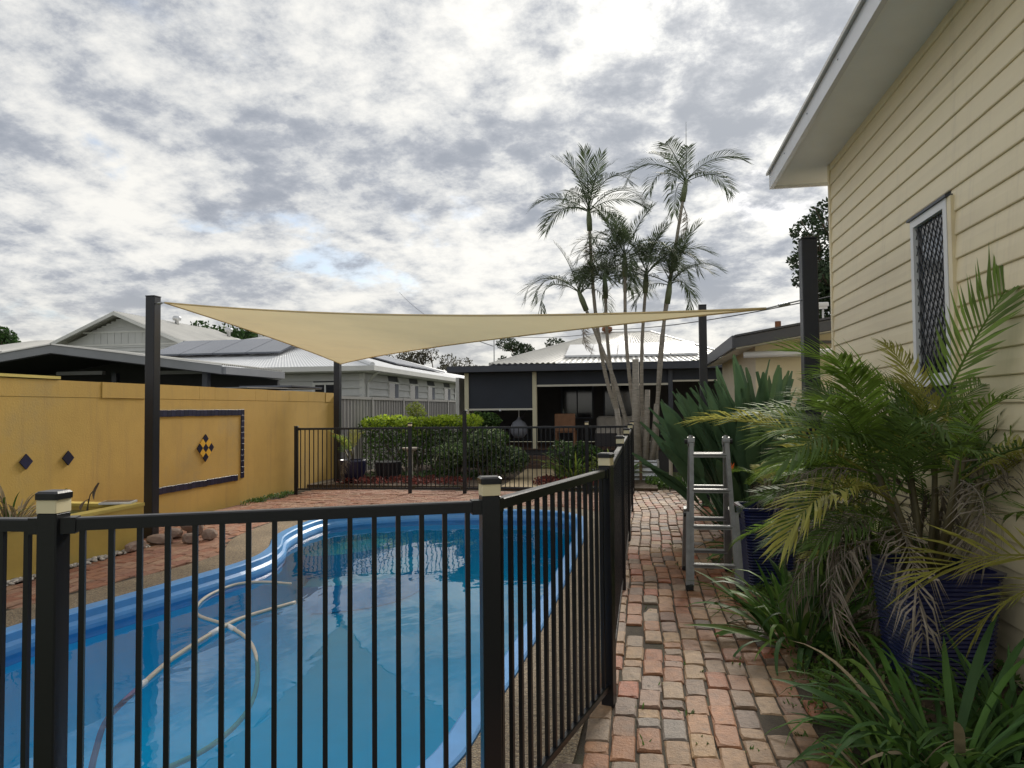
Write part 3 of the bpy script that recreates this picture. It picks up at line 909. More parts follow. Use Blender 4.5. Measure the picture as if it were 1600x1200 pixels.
MB().box(HX - .004, HX + .003, WY0 + fw, WY1 - fw, WZ0 + fw, WZ1 - fw).build('pane', 'window_glass', win)
MB().box(HX - .05, HX + .01, WY0 - .03, WY1 + .03, WZ1 + .001, WZ1 + .018).build('head_flashing', 'dark_fascia', win)
MB().box(HX - .030, HX + .01, WY0 - .06, WY0 - .002, WZ0 - .02, WZ1).build('side_trim', 'siding', win)
MB().box(HX - .05, HX + .01, WY0 - .02, WY1 + .02, WZ0 - .03, WZ0 - .001).build('sill', 'white_paint', win)
gr = MB(); ly, lz = WY1 - WY0 - 2 * fw, WZ1 - WZ0 - 2 * fw
st = .075
for sg in (1, -1):
    k = -30
    while k < 40:
        # line  z = sg*1.5*y + k*st
        pts = []
        for i in range(41):
            yy = ly * i / 40; zz_ = sg * 1.6 * yy + k * st * 1.6
            if 0 <= zz_ <= lz: pts.append((HX - .014, WY0 + fw + yy, WZ0 + fw + zz_))
        if len(pts) > 1: gr.tube([pts[0], pts[-1]], .0035, 4)
        k += 1
gr.build('security_grille', 'grille', win)

# ------------------------------------------------------------------ background buildings
def rib_sheet(mb, p0, pu, pv, nrib, hgt, duty=.35):
    """ribbed metal sheet: ribs run along pv, repeated along pu"""
    p0, pu, pv = Vector(p0), Vector(pu), Vector(pv); nn = pu.cross(pv).normalized()
    v = []
    for i in range(nrib):
        for t, hh in ((0, 0), ((1 - duty) * .5, 0), ((1 - duty) * .5 + duty * .25, hgt), ((1 + duty) * .5 - duty * .25 + 0, hgt), ((1 + duty) * .5, 0)):
            q = p0 + pu * ((i + t) / nrib) + nn * hh; v += [q, q + pv]
    q = p0 + pu; v += [q, q + pv]
    n_ = len(v) // 2
    mb.add(v, [(2 * i, 2 * i + 2, 2 * i + 3, 2 * i + 1) for i in range(n_ - 1)])
    return mb


def quad_rib(mb, a, b, c, d, nrib, hgt=.03):
    """ribbed sheet over quad a-b (eave) to d-c (ridge); ribs run from eave to ridge"""
    a, b, c, d = map(Vector, (a, b, c, d)); nn = (b - a).cross(d - a).normalized(); v = []
    n_ = nrib * 4
    for i in range(n_ + 1):
        t = i / n_; hh = hgt if i % 4 in (2, 3) else 0
        v += [a.lerp(b, t) + nn * hh, d.lerp(c, t) + nn * hh]
    mb.add(v, [(2 * i, 2 * i + 2, 2 * i + 3, 2 * i + 1) for i in range(n_)])
    return mb


def boards(parent, axis, fixed, a, b, z0, z1, step, material='weatherboard', gaps=()):
    """lapped boards on a wall; axis 'x': wall faces -y at y=fixed; 'y': wall faces +x at x=fixed"""
    z = z0
    while z < z1 - .02:
        s = min(step, z1 - z)
        segs = [(a, b)]
        for (g0, g1, gz0, gz1) in gaps:
            if z < gz1 and z + s > gz0:
                ns = []
                for (p, q) in segs:
                    if g1 <= p or g0 >= q: ns.append((p, q)); continue
                    if g0 > p: ns.append((p, g0))
                    if g1 < q: ns.append((g1, q))
                segs = ns
        for (p, q) in segs:
            if axis == 'x': MB().prism([(fixed, z), (fixed - .06, z), (fixed - .012, z + s), (fixed, z + s)], 'x', p, q).build('weatherboard', material, parent)
            else: MB().prism([(fixed, z), (fixed + .06, z), (fixed + .012, z + s), (fixed, z + s)], 'y', p, q).build('weatherboard', material, parent)
        z += s


# grey weatherboard house with hip roof
h2_ = thing('weatherboard_house', (-15, 30, -.1), 'long pale grey weatherboard house with white hip roof and solar panels', 'house')
EX0, EX1, EY0, EY1, EZ = -21.0, -9.0, 22.2, 44.0, 2.95
MB().box(EX0, EX1 - .01, EY0 + .01, EY1, -.1, EZ - .05).build('wall_core', 'dark_wall', h2_)
wins = [(24.6, 25.5), (27.0, 27.9), (29.4, 30.3), (32.0, 32.9), (34.8, 36.8), (38.4, 40.4)]
boards(h2_, 'y', EX1, EY0, EY1, 1.0, EZ - .2, .25, gaps=[(a - .1, b + .1, 1.62, 2.55) for a, b in wins])
boards(h2_, 'x', EY0, -12.35, EX1, 1.0, EZ - .2, .25, gaps=[(-10.75, -9.85, 1.8, 2.45)])
boards(h2_, 'x', EY0, -21, -17.2, 1.0, EZ - .2, .2)
MB().box(-17.2, -12.35, EY0 - .01, EY0 + .005, 1.0, EZ - .2).build('recess_shade', 'dark_wall', h2_)  # flat dark sheet painted as the shade inside the verandah recess
for xx in (-17.2, -16.6, -12.35):
    MB().box(xx - .05, xx + .05, EY0 - .06, EY0 - .011, .9, EZ - .2).build('verandah_post', 'trim_light', h2_)
MB().box(EX1 - .1, EX1 + .05, EY0 - .05, EY0 + .1, .9, EZ - .2).build('corner_board', 'trim_light', h2_)
for i, (a, b) in enumerate(wins):
    wm = MB().box(EX1 - .02, EX1 + .065, a - .1, b + .1, 1.62, 2.55).build('window', 'trim_light', h2_)
    m_ = (a + b) / 2
    MB().box(EX1 + .066, EX1 + .07, a - .04, m_ + .06, 1.69, 2.48).build('pane', 'window_glass', wm)
    MB().box(EX1 + .066, EX1 + .072, m_ + .1, b + .04, 1.69, 2.48).build('pane', 'grey_cloth', wm)
wm = MB().box(-10.75, -9.85, EY0 - .065, EY0 + .02, 1.8, 2.45).build('window', 'trim_light', h2_)
MB().box(-10.65, -10.33, EY0 - .07, EY0 - .066, 1.88, 2.37).build('pane', 'window_glass', wm)
MB().box(-10.27, -9.95, EY0 - .07, EY0 - .066, 1.88, 2.37).build('pane', 'window_glass', wm)
for y0, y1 in ((33.8, 34.5), (37.1, 37.8)):
    MB().box(EX1 + .061, EX1 + .08, y0, y1, 1.2, 2.6).build('shutter', 'white_paint', h2_)
ov = .55
e0, e1, f0, f1 = EX0 - ov, EX1 + ov, EY0 - ov, EY1 + ov
mxx = (EX0 + EX1) / 2; hw_ = (e1 - e0) / 2; RZ = EZ + hw_ * .285
rf = MB()
quad_rib(rf, (e0, f0, EZ), (e1, f0, EZ), (mxx + .01, f0 + hw_, RZ), (mxx - .01, f0 + hw_, RZ), 110, .010)
rf.build('roof', 'roof_white', h2_)
rf = MB(); quad_rib(rf, (e1, f0, EZ), (e1, f1, EZ), (mxx, f1 - hw_, RZ), (mxx, f0 + hw_, RZ), 150, .010); rf.build('roof', 'roof_white', h2_)
rf = MB(); quad_rib(rf, (e0, f1, EZ), (e0, f0, EZ), (mxx, f0 + hw_, RZ), (mxx, f1 - hw_, RZ), 90); rf.build('roof', 'roof_white', h2_)
MB().tube([(e1, f0, EZ + .03), (mxx, f0 + hw_, RZ + .03)], .09, 8).build('hip_capping', 'roof_white', h2_)
MB().tube([(mxx, f0 + hw_, RZ + .03), (mxx, f1 - hw_, RZ + .03)], .09, 8).build('ridge_capping', 'roof_white', h2_)
MB().box(e0, e1, f0 - .1, f0 - .002, EZ - .16, EZ).build('gutter', 'trim_light', h2_)
MB().box(e1 + .002, e1 + .1, f0 - .1, f1, EZ - .16, EZ).build('gutter', 'trim_light', h2_)
MB().box(e0, e1, f0, f1, EZ - .19, EZ - .161).build('eave_lining', 'trim_light', h2_)
MB().tube([(e1 + .05, f0 + .4, EZ - .16), (EX1 + .1, f0 + .75, EZ - .5), (EX1 + .1, f0 + .75, 0)], .045, 8).build('downpipe', 'trim_light', h2_)
sl_ = math.atan(.285)
for i in range(4):           # panels on the near hip
    for j in range(1):
        x0 = -17.9 + i * 1.32; yb0 = f0 + 1.8; up = lambda t: EZ + (yb0 + t - f0) * .285 + .18
        MB().add([(x0, yb0, up(0)), (x0 + 1.29, yb0, up(0)), (x0 + 1.29, yb0 + 1.05 * 2, up(2.1) + .1), (x0, yb0 + 2.1, up(2.1) + .1),
                  (x0, yb0, up(0) - .06), (x0 + 1.29, yb0, up(0) - .06), (x0 + 1.29, yb0 + 2.1, up(2.1) + .04), (x0, yb0 + 2.1, up(2.1) + .04)],
                 [(0, 1, 2, 3), (7, 6, 5, 4), (0, 4, 5, 1), (1, 5, 6, 2), (2, 6, 7, 3), (3, 7, 4, 0)]).build('solar_panel', 'solar', h2_)
for i in range(9):           # two rows on the side slope
    for j in range(2):
        y0 = 25.2 + i * 1.05; d0 = 1.2 + j * 1.75; zx = lambda d: EZ + d * .285 + .12
        if j == 0 and i in (0, 1): continue
        a, b = e1 - d0, e1 - d0 - 1.68
        MB().add([(a, y0, zx(d0)), (a, y0 + 1.0, zx(d0)), (b, y0 + 1.0, zx(d0 + 1.68)), (b, y0, zx(d0 + 1.68)),
                  (a, y0, zx(d0) - .05), (a, y0 + 1.0, zx(d0) - .05), (b, y0 + 1.0, zx(d0 + 1.68) - .05), (b, y0, zx(d0 + 1.68) - .05)],
                 [(0, 1, 2, 3), (7, 6, 5, 4), (0, 4, 5, 1), (1, 5, 6, 2), (2, 6, 7, 3), (3, 7, 4, 0)]).build('solar_panel', 'solar', h2_)
MB().tube([(-9.3, 23.0, EZ + .1), (-9.3, 23.0, EZ + .75)], .03, 6).build('vent_pipe', 'steel', h2_)

# gabled house behind the carport
h1_ = thing('gabled_house', (-24.5, 34, -.1), 'pale gabled weatherboard house rising behind the dark carport', 'house')
gx, gy, gw, gz, ga = -24.3, 30.0, 3.5, 4.75, 6.15
MB().prism([(gx - gw + .3, -.1), (gx + gw - .3, -.1), (gx + gw - .3, gz), (gx, ga - .15), (gx - gw + .3, gz)], 'y', gy, 40).build('wall', 'weatherboard', h1_)
boards(h1_, 'x', gy, gx - gw + .3, gx + gw - .3, 2.8, gz - .02, .2)
for i in range(6):
    zz_ = gz + .62 + i * .1; hh = (ga - .15 - zz_) / (ga - .15 - gz) * (gw - .3)
    if hh > .1: MB().prism([(gy, zz_), (gy - .035, zz_), (gy - .01, zz_ + .1), (gy, zz_ + .1)], 'x', gx - hh, gx + hh).build('weatherboard', 'weatherboard', h1_)
for i in range(14):
    x0 = gx - 2.6 + i * .37; zt = gz + .6
    if abs(x0 + .18 - gx) < 1.9: MB().box(x0, x0 + .35, gy - .03, gy - .002, gz + .04, zt).build('gable_panel', 'weatherboard', h1_)
MB().box(gx - 2.1, gx + 2.1, gy - .06, gy - .031, gz + .56, gz + .64).build('trim_board', 'trim_light', h1_)
MB().box(gx - gw + .3, gx + gw - .3, gy - .06, gy - .036, gz - .06, gz + .03).build('trim_board', 'trim_light', h1_)
for s in (-1, 1):
    MB().prism([(gx + s * (gw + .1), gz - .14), (gx, ga - .06), (gx, ga + .1), (gx + s * (gw + .1), gz + .02)], 'y', gy - .62, gy - .55).build('barge_board', 'trim_light', h1_)
    rf = MB(); a, b, c, d = (gx + s * (gw + .1), gy - .6, gz + .03), (gx + s * (gw + .1), 37.5, gz + .03), (gx, 37.5, ga + .11), (gx, gy - .6, ga + .11)
    quad_rib(rf, a, b, c, d, 40) if s > 0 else quad_rib(rf, b, a, d, c, 40)
    rf.build('roof', 'roof_pale', h1_)
for (x, y_, z_) in ((gx + .4, 33.5, ga + .05), (gx + 1.2, 37, ga - .2)):
    v_ = MB(); v_.lathe([(.1, -.2), (.1, .1), (.2, .12), (.22, .25), (.17, .34), (.0, .36)], 14, (x, y_, z_)); v_.build('roof_vent', 'galv', h1_, True)
MB().lathe([(.13, -.4), (.13, 1.0), (.18, 1.02), (.18, 1.12), (.0, 1.13)], 12, (gx + 2.6, 38.0, ga - .7)).build('flue', 'steel', h1_, True)
wg = MB(); quad_rib(wg, (-37, 32, 4.75), (-25.6, 32, 4.75), (-28, 36, 5.75), (-35, 36, 5.75), 40); wg.build('wing_roof', 'roof_pale', h1_)
MB().box(-36.5, -27.9, 32.2, 36, -.1, 4.7).build('wing_wall', 'weatherboard', h1_)
v_ = MB(); v_.lathe([(.1, -.3), (.1, .1), (.2, .12), (.22, .25), (.17, .34), (.0, .36)], 14, (-27.2, 34.6, 5.55)); v_.build('roof_vent', 'galv', h1_, True)

# carport
cp = thing('carport', (-12.2, 14, -.1), 'dark open carport with low gable roof behind the yellow wall', 'carport')
cy0, cy1, cax, chw, cza, cze = 13.0, 15.4, -12.2, 3.95, 2.95, 2.44
for s in (-1, 1):
    MB().prism([(cax, cza - .17), (cax + s * chw, cze - .17), (cax + s * chw, cze), (cax, cza)], 'y', cy0 - .03, cy0).build('barge_board', 'carport_fascia', cp)
    rf = MB(); a, b, c, d = (cax + s * chw, cy0 - .05, cze + .005), (cax + s * chw, cy1, cze + .005), (cax, cy1, cza + .005), (cax, cy0 - .05, cza + .005)
    quad_rib(rf, a, b, c, d, 34) if s > 0 else quad_rib(rf, b, a, d, c, 34)
    rf.build('roof_sheet', 'roof_pale', cp)
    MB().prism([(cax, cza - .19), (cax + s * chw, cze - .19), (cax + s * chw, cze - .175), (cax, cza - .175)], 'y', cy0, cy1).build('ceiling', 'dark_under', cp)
    MB().box(*sorted((cax + s * chw, cax + s * (chw + .08))), cy0, cy1, cze - .17, cze - .02).build('gutter', 'carport_fascia', cp)
for (x, y_) in ((-14.0, 13.4), (-11.9, 14.5), (-8.8, 13.3), (-15.8, 13.4)):
    MB().box(x - .06, x + .06, y_ - .06, y_ + .06, -.1, cze - .02).build('post', 'dark_fascia', cp)
MB().prism([(-16.05, -.1), (-8.3, -.1), (-8.3, cze - .2), (cax, cza - .2), (-16.05, cze - .2)], 'y', 15.3, 15.4).build('shade_backing', 'dark_under', cp)  # added dark sheet, stands for the shade and dark house wall behind
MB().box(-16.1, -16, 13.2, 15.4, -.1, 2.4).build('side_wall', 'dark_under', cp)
for (x, y_) in ((-12.6, 14.2), (-10.3, 14.6)):
    MB().box(x - .6, x + .6, y_, y_ + .1, 2.38, 2.46).build('ceiling_light', 'carport_fascia', cp)
cm = thing('security_camera', (-14.0, 13.3, 2.25), 'small white security camera on a carport post', 'camera')
MB().tube([(-13.98, 13.33, 2.28), (-13.98, 13.22, 2.28)], .02, 6).build('bracket', 'white_paint', cm)
MB().lathe([(0, -.06), (.05, -.05), (.07, .0), (.06, .05), (.0, .07)], 12, (-13.98, 13.18, 2.25)).build('body', 'white_paint', cm, True)

# low flat skillion just behind the far end of the wall
sk = thing('garden_shed', (-8, 14, -.1), 'low flat grey roofed shed peeping over the far end of the yellow wall', 'shed')
MB().box(-8.6, -6.95, 11.8, 14.4, -.1, 1.86).build('wall', 'dark_wall', sk)
MB().prism([(11.6, 1.93), (14.6, 1.98), (14.6, 2.0), (11.6, 1.95)], 'x', -8.7, -6.88).build('roof', 'carport_fascia', sk)
MB().box(-8.0, -6.86, 13.2, 14.6, 2.0, 2.03).build('roof_sheet', 'solar', sk)

# grey sheet metal fence
gf = thing('sheet_metal_fence', (-6.75, 20, -.1), 'grey ribbed sheet metal boundary fence beyond the yellow wall', 'fence')
y = 14.7
while y < 33:
    p_ = MB(); rib_sheet(p_, (-6.72, y + .04, 0), (0, 2.32, 0), (0, 0, 1.78), 12, .035, .6); p_.build('fence_sheet', 'grey_sheet', gf)
    MB().box(-6.78, -6.66, y - .04, y + .04, -.1, 1.84).build('post', 'grey_sheet_post', gf)
    MB().box(-6.77, -6.67, y + .041, y + 2.359, 1.78, 1.845).build('top_rail', 'grey_sheet_post', gf)
    y += 2.4
MB().bevbox(-6.59, -6.50, 14.63, 14.70, -.1, 1.86, .004).build('end_post', 'grey_sheet_post', gf)

# verandah house at the back
vh = thing('verandah_house', (-1, 20, -.1), 'low house with dark verandah blinds and pale metal hip roof', 'house')
VY, DK = 18.0, .50
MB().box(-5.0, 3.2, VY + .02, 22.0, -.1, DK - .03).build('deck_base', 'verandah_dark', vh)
for i in range(30):
    MB().box(-5.0, 3.2, VY - .02 + i * .122, VY + .095 + i * .122, DK - .029, DK).build('deck_board', 'deck_board', vh)
MB().box(-3.2, -2.0, VY - .42, VY - .022, -.02, DK - .17).build('step', 'deck_board', vh)
MB().box(-3.2, -2.0, VY - .82, VY - .422, -.02, DK - .34).build('step', 'deck_board', vh)
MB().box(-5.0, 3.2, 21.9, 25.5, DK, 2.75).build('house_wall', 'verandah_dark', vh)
MB().box(-5.05, -4.95, 19.2, 21.9, DK, 2.4).build('side_wall', 'trim_light', vh)
for x, m_ in ((-4.45, 'cream_post'), (-2.66, 'cream_post'), (.75, 'dark_fascia'), (3.1, 'dark_fascia')):
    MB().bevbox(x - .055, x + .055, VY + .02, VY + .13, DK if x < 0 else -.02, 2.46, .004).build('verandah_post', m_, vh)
MB().box(-4.395, -2.715, VY + .06, VY + .075, 1.53, 2.46).build('blind', 'blind', vh)
MB().box(-4.40, -2.71, VY + .045, VY + .09, 1.485, 1.53).build('blind_rail', 'blind_rail', vh)
MB().box(-2.605, .69, VY + .06, VY + .075, 2.13, 2.46).build('blind', 'blind', vh)
MB().box(-2.61, .695, VY + .045, VY + .09, 2.08, 2.13).build('blind_rail', 'blind_rail', vh)
MB().box(.81, 3.05, VY + .06, VY + .075, 2.2, 2.46).build('blind', 'blind', vh)
MB().box(.805, 3.05, VY + .045, VY + .09, 2.16, 2.2).build('blind_rail', 'blind_rail', vh)
for x in (-4.45, -3.55): MB().tube([(x if x < -4 else -3.56, VY + .04, 1.5), (x if x < -4 else -3.56, VY + .03, 1.46)], .03, 8).build('blind_handle', 'steel', vh)
MB().box(-4.9, 3.4, VY - .28, VY - .2, 2.47, 2.62).build('gutter', 'dark_fascia', vh)
MB().box(-4.9, 3.4, VY - .198, 22, 2.465, 2.48).build('verandah_ceiling', 'dark_under', vh)
rf = MB(); quad_rib(rf, (-4.9, VY - .25, 2.625), (3.4, VY - .25, 2.625), (3.4, 21.3, 2.72), (-4.9, 21.3, 2.72), 40, .008); rf.build('verandah_roof', 'dark_fascia', vh)
MB().box(-4.35, 2.9, 20.72, 20.8, 2.68, 2.84).build('gutter', 'dark_fascia', vh)
a, b, c, d = (-4.4, 20.75, 2.85), (2.9, 20.75, 2.85), (.4, 25.2, 4.15), (-1.3, 25.2, 4.15)
rf = MB(); quad_rib(rf, a, b, c, d, 44, .03); rf.build('roof', 'roof_pale', vh)
rf = MB(); quad_rib(rf, (-4.4, 29.6, 2.85), a, d, (-1.3, 25.3, 4.15), 40, .03); rf.build('roof', 'roof_pale', vh)
rf = MB(); quad_rib(rf, b, (2.9, 29.6, 2.85), (.4, 25.3, 4.15), c, 40, .03); rf.build('roof', 'roof_pale', vh)
MB().tube([a, d], .06, 6).build('hip_capping', 'roof_pale', vh); MB().tube([b, c], .06, 6).build('hip_capping', 'roof_pale', vh); MB().tube([d, c], .06, 6).build('ridge_capping', 'roof_pale', vh)
for i in range(5):
    x0 = -2.2 + i * .78; zf = lambda yy: 2.85 + (yy - 20.75) * .292 + .1
    MB().add([(x0, 21.3, zf(21.3)), (x0 + .76, 21.3, zf(21.3)), (x0 + .76, 22.9, zf(22.9)), (x0, 22.9, zf(22.9)), (x0, 21.3, zf(21.3) - .06), (x0 + .76, 21.3, zf(21.3) - .06), (x0 + .76, 22.9, zf(22.9) - .06), (x0, 22.9, zf(22.9) - .06)],
             [(0, 1, 2, 3), (7, 6, 5, 4), (0, 4, 5, 1), (1, 5, 6, 2), (2, 6, 7, 3), (3, 7, 4, 0)]).build('roof_panel', 'roof_white', vh)
MB().lathe([(.1, -.2), (.1, .1), (.18, .12), (.18, .25), (.0, .3)], 10, (-1.1, 25.1, 4.1)).build('roof_vent', 'rust', vh, True)
MB().tube([(-4.3, 20.9, 2.8), (-4.3, 20.9, 4.25)], .018, 6).build('antenna_mast', 'steel', vh)
for x in (-1.9, -.6):                                  # windows and door back in the shade
    wm = MB().box(x - .5, x + .5, 21.86, 21.897, 1.2, 2.3).build('window', 'dark_fascia', vh)
    MB().box(x - .45, x - .02, 21.85, 21.859, 1.25, 2.25).build('pane', 'window_glass', wm); MB().box(x + .02, x + .45, 21.85, 21.859, 1.25, 2.25).build('pane', 'window_glass', wm)

ch = thing('wooden_chair', (-1.95, 18.9, DK), 'orange brown wooden chair standing on the shaded verandah', 'chair')
MB().bevbox(-2.22, -1.68, 18.62, 18.66, DK + .42, DK + .88, .01).build('backrest', 'chair_wood', ch)
MB().bevbox(-2.22, -1.68, 18.66, 19.14, DK + .38, DK + .43, .01).build('seat', 'chair_wood', ch)
for x in (-2.19, -1.71):
    for yy in (18.65, 19.1): MB().box(x - .025, x + .025, yy - .025, yy + .025, DK, DK + .38).build('leg', 'chair_wood', ch)
so = thing('outdoor_sofa', (-.6, 19.3, DK), 'pale cushioned outdoor sofa in the shade of the verandah', 'sofa')
MB().bevbox(-1.2, .1, 19.0, 19.8, DK, DK + .35, .02).build('base', 'verandah_dark', so)
for i in range(2):
    MB().bevbox(-1.18 + i * .64, -.56 + i * .64, 19.6, 19.8, DK + .36, DK + .8, .06).build('back_cushion', 'cushion', so); MB().bevbox(-1.18 + i * .64, -.56 + i * .64, 19.0, 19.58, DK + .351, DK + .48, .04).build('seat_cushion', 'cushion', so)
hm = thing('hammock', (-3.7, 18.9, 1.1), 'dark cloth hammock slung across the verandah corner', 'hammock')
hmv = MB(); hv = []
for i in range(13):
    t = i / 12; x = -4.25 + 1.25 * t
    for j in range(5):
        s = j / 4 - .5; wdt = .05 + .5 * math.sin(PI * t)
        hv.append((x, 18.9 + s * wdt, 1.48 - .55 * math.sin(PI * t) ** .8 + abs(s) * .28 * math.sin(PI * t)))
hmv.add(hv, [(i * 5 + j, i * 5 + j + 1, (i + 1) * 5 + j + 1, (i + 1) * 5 + j) for i in range(12) for j in range(4)])
hmv.build('cloth', 'hammock_cloth', hm, True)
for e, q in (((-4.25, 18.9, 1.48), (-4.45, 18.15, 1.6)), ((-3.0, 18.9, 1.48), (-2.66, 18.15, 1.75))): MB().tube([e, q], .012, 6).build('rope', 'cushion', hm)
bg_ = thing('hanging_bag', (-3.15, 18.5, .9), 'rounded grey cloth bag hanging beside the verandah post', 'bag')
MB().lathe([(.0, -.26), (.12, -.24), (.22, -.12), (.24, .02), (.17, .16), (.05, .24), (.03, .3)], 16, (-3.15, 18.5, 1.0)).build('bag_body', 'grey_cloth', bg_, True)
MB().tube([(-3.15, 18.5, 1.28), (-3.15, 18.5, 1.55), (-2.95, 18.3, 2.0), (-2.9, 18.2, 2.46)], .012, 6).build('cord', 'white_paint', bg_)

# cream outbuilding on the right
ob = thing('cream_outbuilding', (4, 13, -.1), 'cream outbuilding with dark sloping fascia behind the big leaved clump', 'outbuilding')
MB().prism([(1.75, -.1), (7, -.1), (7, 3.35), (1.75, 2.46)], 'y', 11.35, 15.8).build('wall', 'cream_wall', ob)
MB().prism([(1.40, 2.40), (7.2, 3.37), (7.2, 3.53), (1.40, 2.55)], 'y', 10.95, 11.0).build('barge_board', 'dark_fascia', ob)
MB().prism([(1.40, 2.56), (7.2, 3.54), (7.2, 3.57), (1.40, 2.59)], 'y', 10.93, 16).build('roof', 'dark_fascia', ob)
MB().box(1.36, 1.40, 10.94, 16, 2.39, 2.58).build('gutter', 'dark_fascia', ob)
MB().prism([(1.42, 2.40), (7.2, 3.36), (7.2, 3.345), (1.42, 2.385)], 'y', 11.0, 16).build('eave_lining', 'trim_light', ob)
MB().tube([(1.55, 11.15, 2.30), (4.5, 11.15, 2.34)], .05, 10).build('roller_tube', 'white_paint', ob, True)
for i in range(11):
    MB().prism([(11.349, .3 + i * .16), (11.32, .3 + i * .16), (11.343, .455 + i * .16), (11.349, .455 + i * .16)], 'x', 2.6, 6).build('weatherboard', 'cream_wall', ob)
MB().box(2.4, 3.5, 11.25, 11.349, 2.46, 2.5).build('window_hood', 'dark_fascia', ob)
MB().tube([(2.45, 11.3, 2.75), (2.45, 11.2, 2.6)], .05, 8).build('flood_light', 'white_paint', ob)
MB().tube([(2.3, 12.5, 2.7), (2.3, 12.5, 2.95)], .05, 8).build('vent_pipe', 'rust', ob)
an = thing('antenna_bracket', (2.75, 11.6, 2.8), 'small white aerial fitting standing on the outbuilding roof', 'aerial')
MB().box(2.60, 2.86, 11.57, 11.62, 3.02, 3.06).build('arm', 'white_paint', an); MB().tube([(2.64, 11.6, 2.76), (2.64, 11.6, 3.02)], .015, 6).build('leg', 'white_paint', an)
MB().tube([(2.8, 11.6, 2.78), (2.8, 11.6, 3.02)], .015, 6).build('leg', 'white_paint', an); MB().bevbox(2.72, 2.88, 11.56, 11.64, 3.061, 3.12, .01).build('housing', 'white_paint', an)
MB().box(2.57, 2.63, 11.57, 11.63, 3.061, 3.11).build('housing', 'white_paint', an)

# overhead wires
def wire(a, b, sag, label):
    a, b = Vector(a), Vector(b)
    tag(MB().tube([a.lerp(b, i / 12) - Vector((0, 0, sag * 4 * (i / 12) * (1 - i / 12))) for i in range(13)], .011, 4).build('overhead_wire', 'wire'), label, 'wire', 'overhead wires')


wire((-1.3, 25.3, 4.3), (3.2, 12.5, 3.35), .15, 'thin dark overhead wire running from the far roof to the outbuilding')
wire((-12, 46, 7.2), (-1.0, 26, 4.3), .5, 'thin dark overhead wire running in from the left towards the far roof')
wire((-16, 46, 9.5), (-4.3, 20.9, 3.4), .4, 'thin slanting overhead wire dropping towards the antenna mast')

# ------------------------------------------------------------------ foliage makers
def crown_mesh(name, material, clumps, n, leaf, seed, flat=.0, aspect=.5):
    """clumps: (centre, radii) ellipsoids; leaves sit mostly near their surface"""
    g = np.random.default_rng(seed)
    w = np.array([c[1][0] * c[1][1] + c[1][1] * c[1][2] for c in clumps]); w = w / w.sum()
    ci = g.choice(len(clumps), n, p=w)
    d = g.normal(size=(n, 3)); d /= np.linalg.norm(d, axis=1)[:, None]
    rad = g.uniform(.45, 1.08, n) ** .6
    C = np.array([c[0] for c in clumps])[ci]; S = np.array([c[1] for c in clumps])[ci]
    p = C + d * S * rad[:, None]
    a = g.normal(size=(n, 3)) + d * .6; a[:, 2] -= flat; a /= np.linalg.norm(a, axis=1)[:, None]
    b = np.cross(a, g.normal(size=(n, 3))); b /= np.linalg.norm(b, axis=1)[:, None]
    s = leaf * g.uniform(.6, 1.35, n)[:, None]
    nn = np.cross(a, b)
    v = np.empty((n, 4, 3)); v[:, 0] = p - a * s * .5; v[:, 1] = p + b * s * aspect * .5 + nn * s * .1; v[:, 2] = p + a * s * .5; v[:, 3] = p - b * s * aspect * .5 + nn * s * .1
    v = v.reshape(-1, 3)
    me = bpy.data.meshes.new(name)
    me.vertices.add(4 * n); me.vertices.foreach_set('co', v.ravel())
    me.loops.add(4 * n); me.loops.foreach_set('vertex_index', np.arange(4 * n, dtype=np.int32))
    me.polygons.add(n); me.polygons.foreach_set('loop_start', np.arange(0, 4 * n, 4, dtype=np.int32))
    me.update(calc_edges=True); me.materials.append(M[material])
    return me


def bush(name, loc, label, cat, clumps, parts, group=None, stems=5, seed=1, stem_mat='bark'):
    """parts: (material, n, leaf, aspect); clumps relative to loc"""
    t = thing(name, loc, label, cat, group)
    for i, (m_, n_, lf, asp, cl) in enumerate(parts):
        link('foliage', crown_mesh('foliage', m_, cl or clumps, n_, lf, seed * 10 + i, .0, asp), t)
    r = random.Random(seed); mb = MB()
    for k in range(stems):
        c, s = clumps[k % len(clumps)]
        x0, y0 = r.uniform(-.1, .1) + c[0] * .35, r.uniform(-.08, .08) + c[1] * .35
        mb.tube([(x0, y0, -.05), ((x0 + c[0]) / 2 + r.uniform(-.08, .08), (y0 + c[1]) / 2, c[2] * .5), (c[0] + r.uniform(-.1, .1), c[1], c[2] + s[2] * .4)], [.03, .022, .008], 5)
    mb.build('stems', stem_mat, t, local=True)
    return t


def tree(name, loc, label, clumps, material, n, leaf, seed, trunk_r=.18, asp=.5):
    t = thing(name, loc, label, 'tree')
    link('crown', crown_mesh('crown', material, clumps, n, leaf, seed, .1, asp), t)
    r = random.Random(seed); mb = MB()
    zc = min(c[0][2] for c in clumps)
    mb.tube([(0, 0, -.2), (r.uniform(-.1, .1), 0, zc * .45), (0, 0, zc * .9)], [trunk_r, trunk_r * .8, trunk_r * .6], 8)
    for c, s in clumps:
        m_ = Vector(c); mb.tube([(0, 0, zc * .7), (m_.x * .45, m_.y * .45, zc * .75 + m_.z * .2), tuple(m_)], [trunk_r * .5, trunk_r * .35, trunk_r * .1], 6)
        for k in range(3):
            e = m_ + Vector((r.uniform(-.8, .8) * s[0], r.uniform(-.8, .8) * s[1], r.uniform(.2, .8) * s[2])); mb.tube([tuple(m_ * .8 + Vector((0, 0, zc * .15))), tuple(e)], [trunk_r * .2, trunk_r * .06], 5)
    mb.build('trunk', 'bark', t, local=True, smooth=True)
    return t


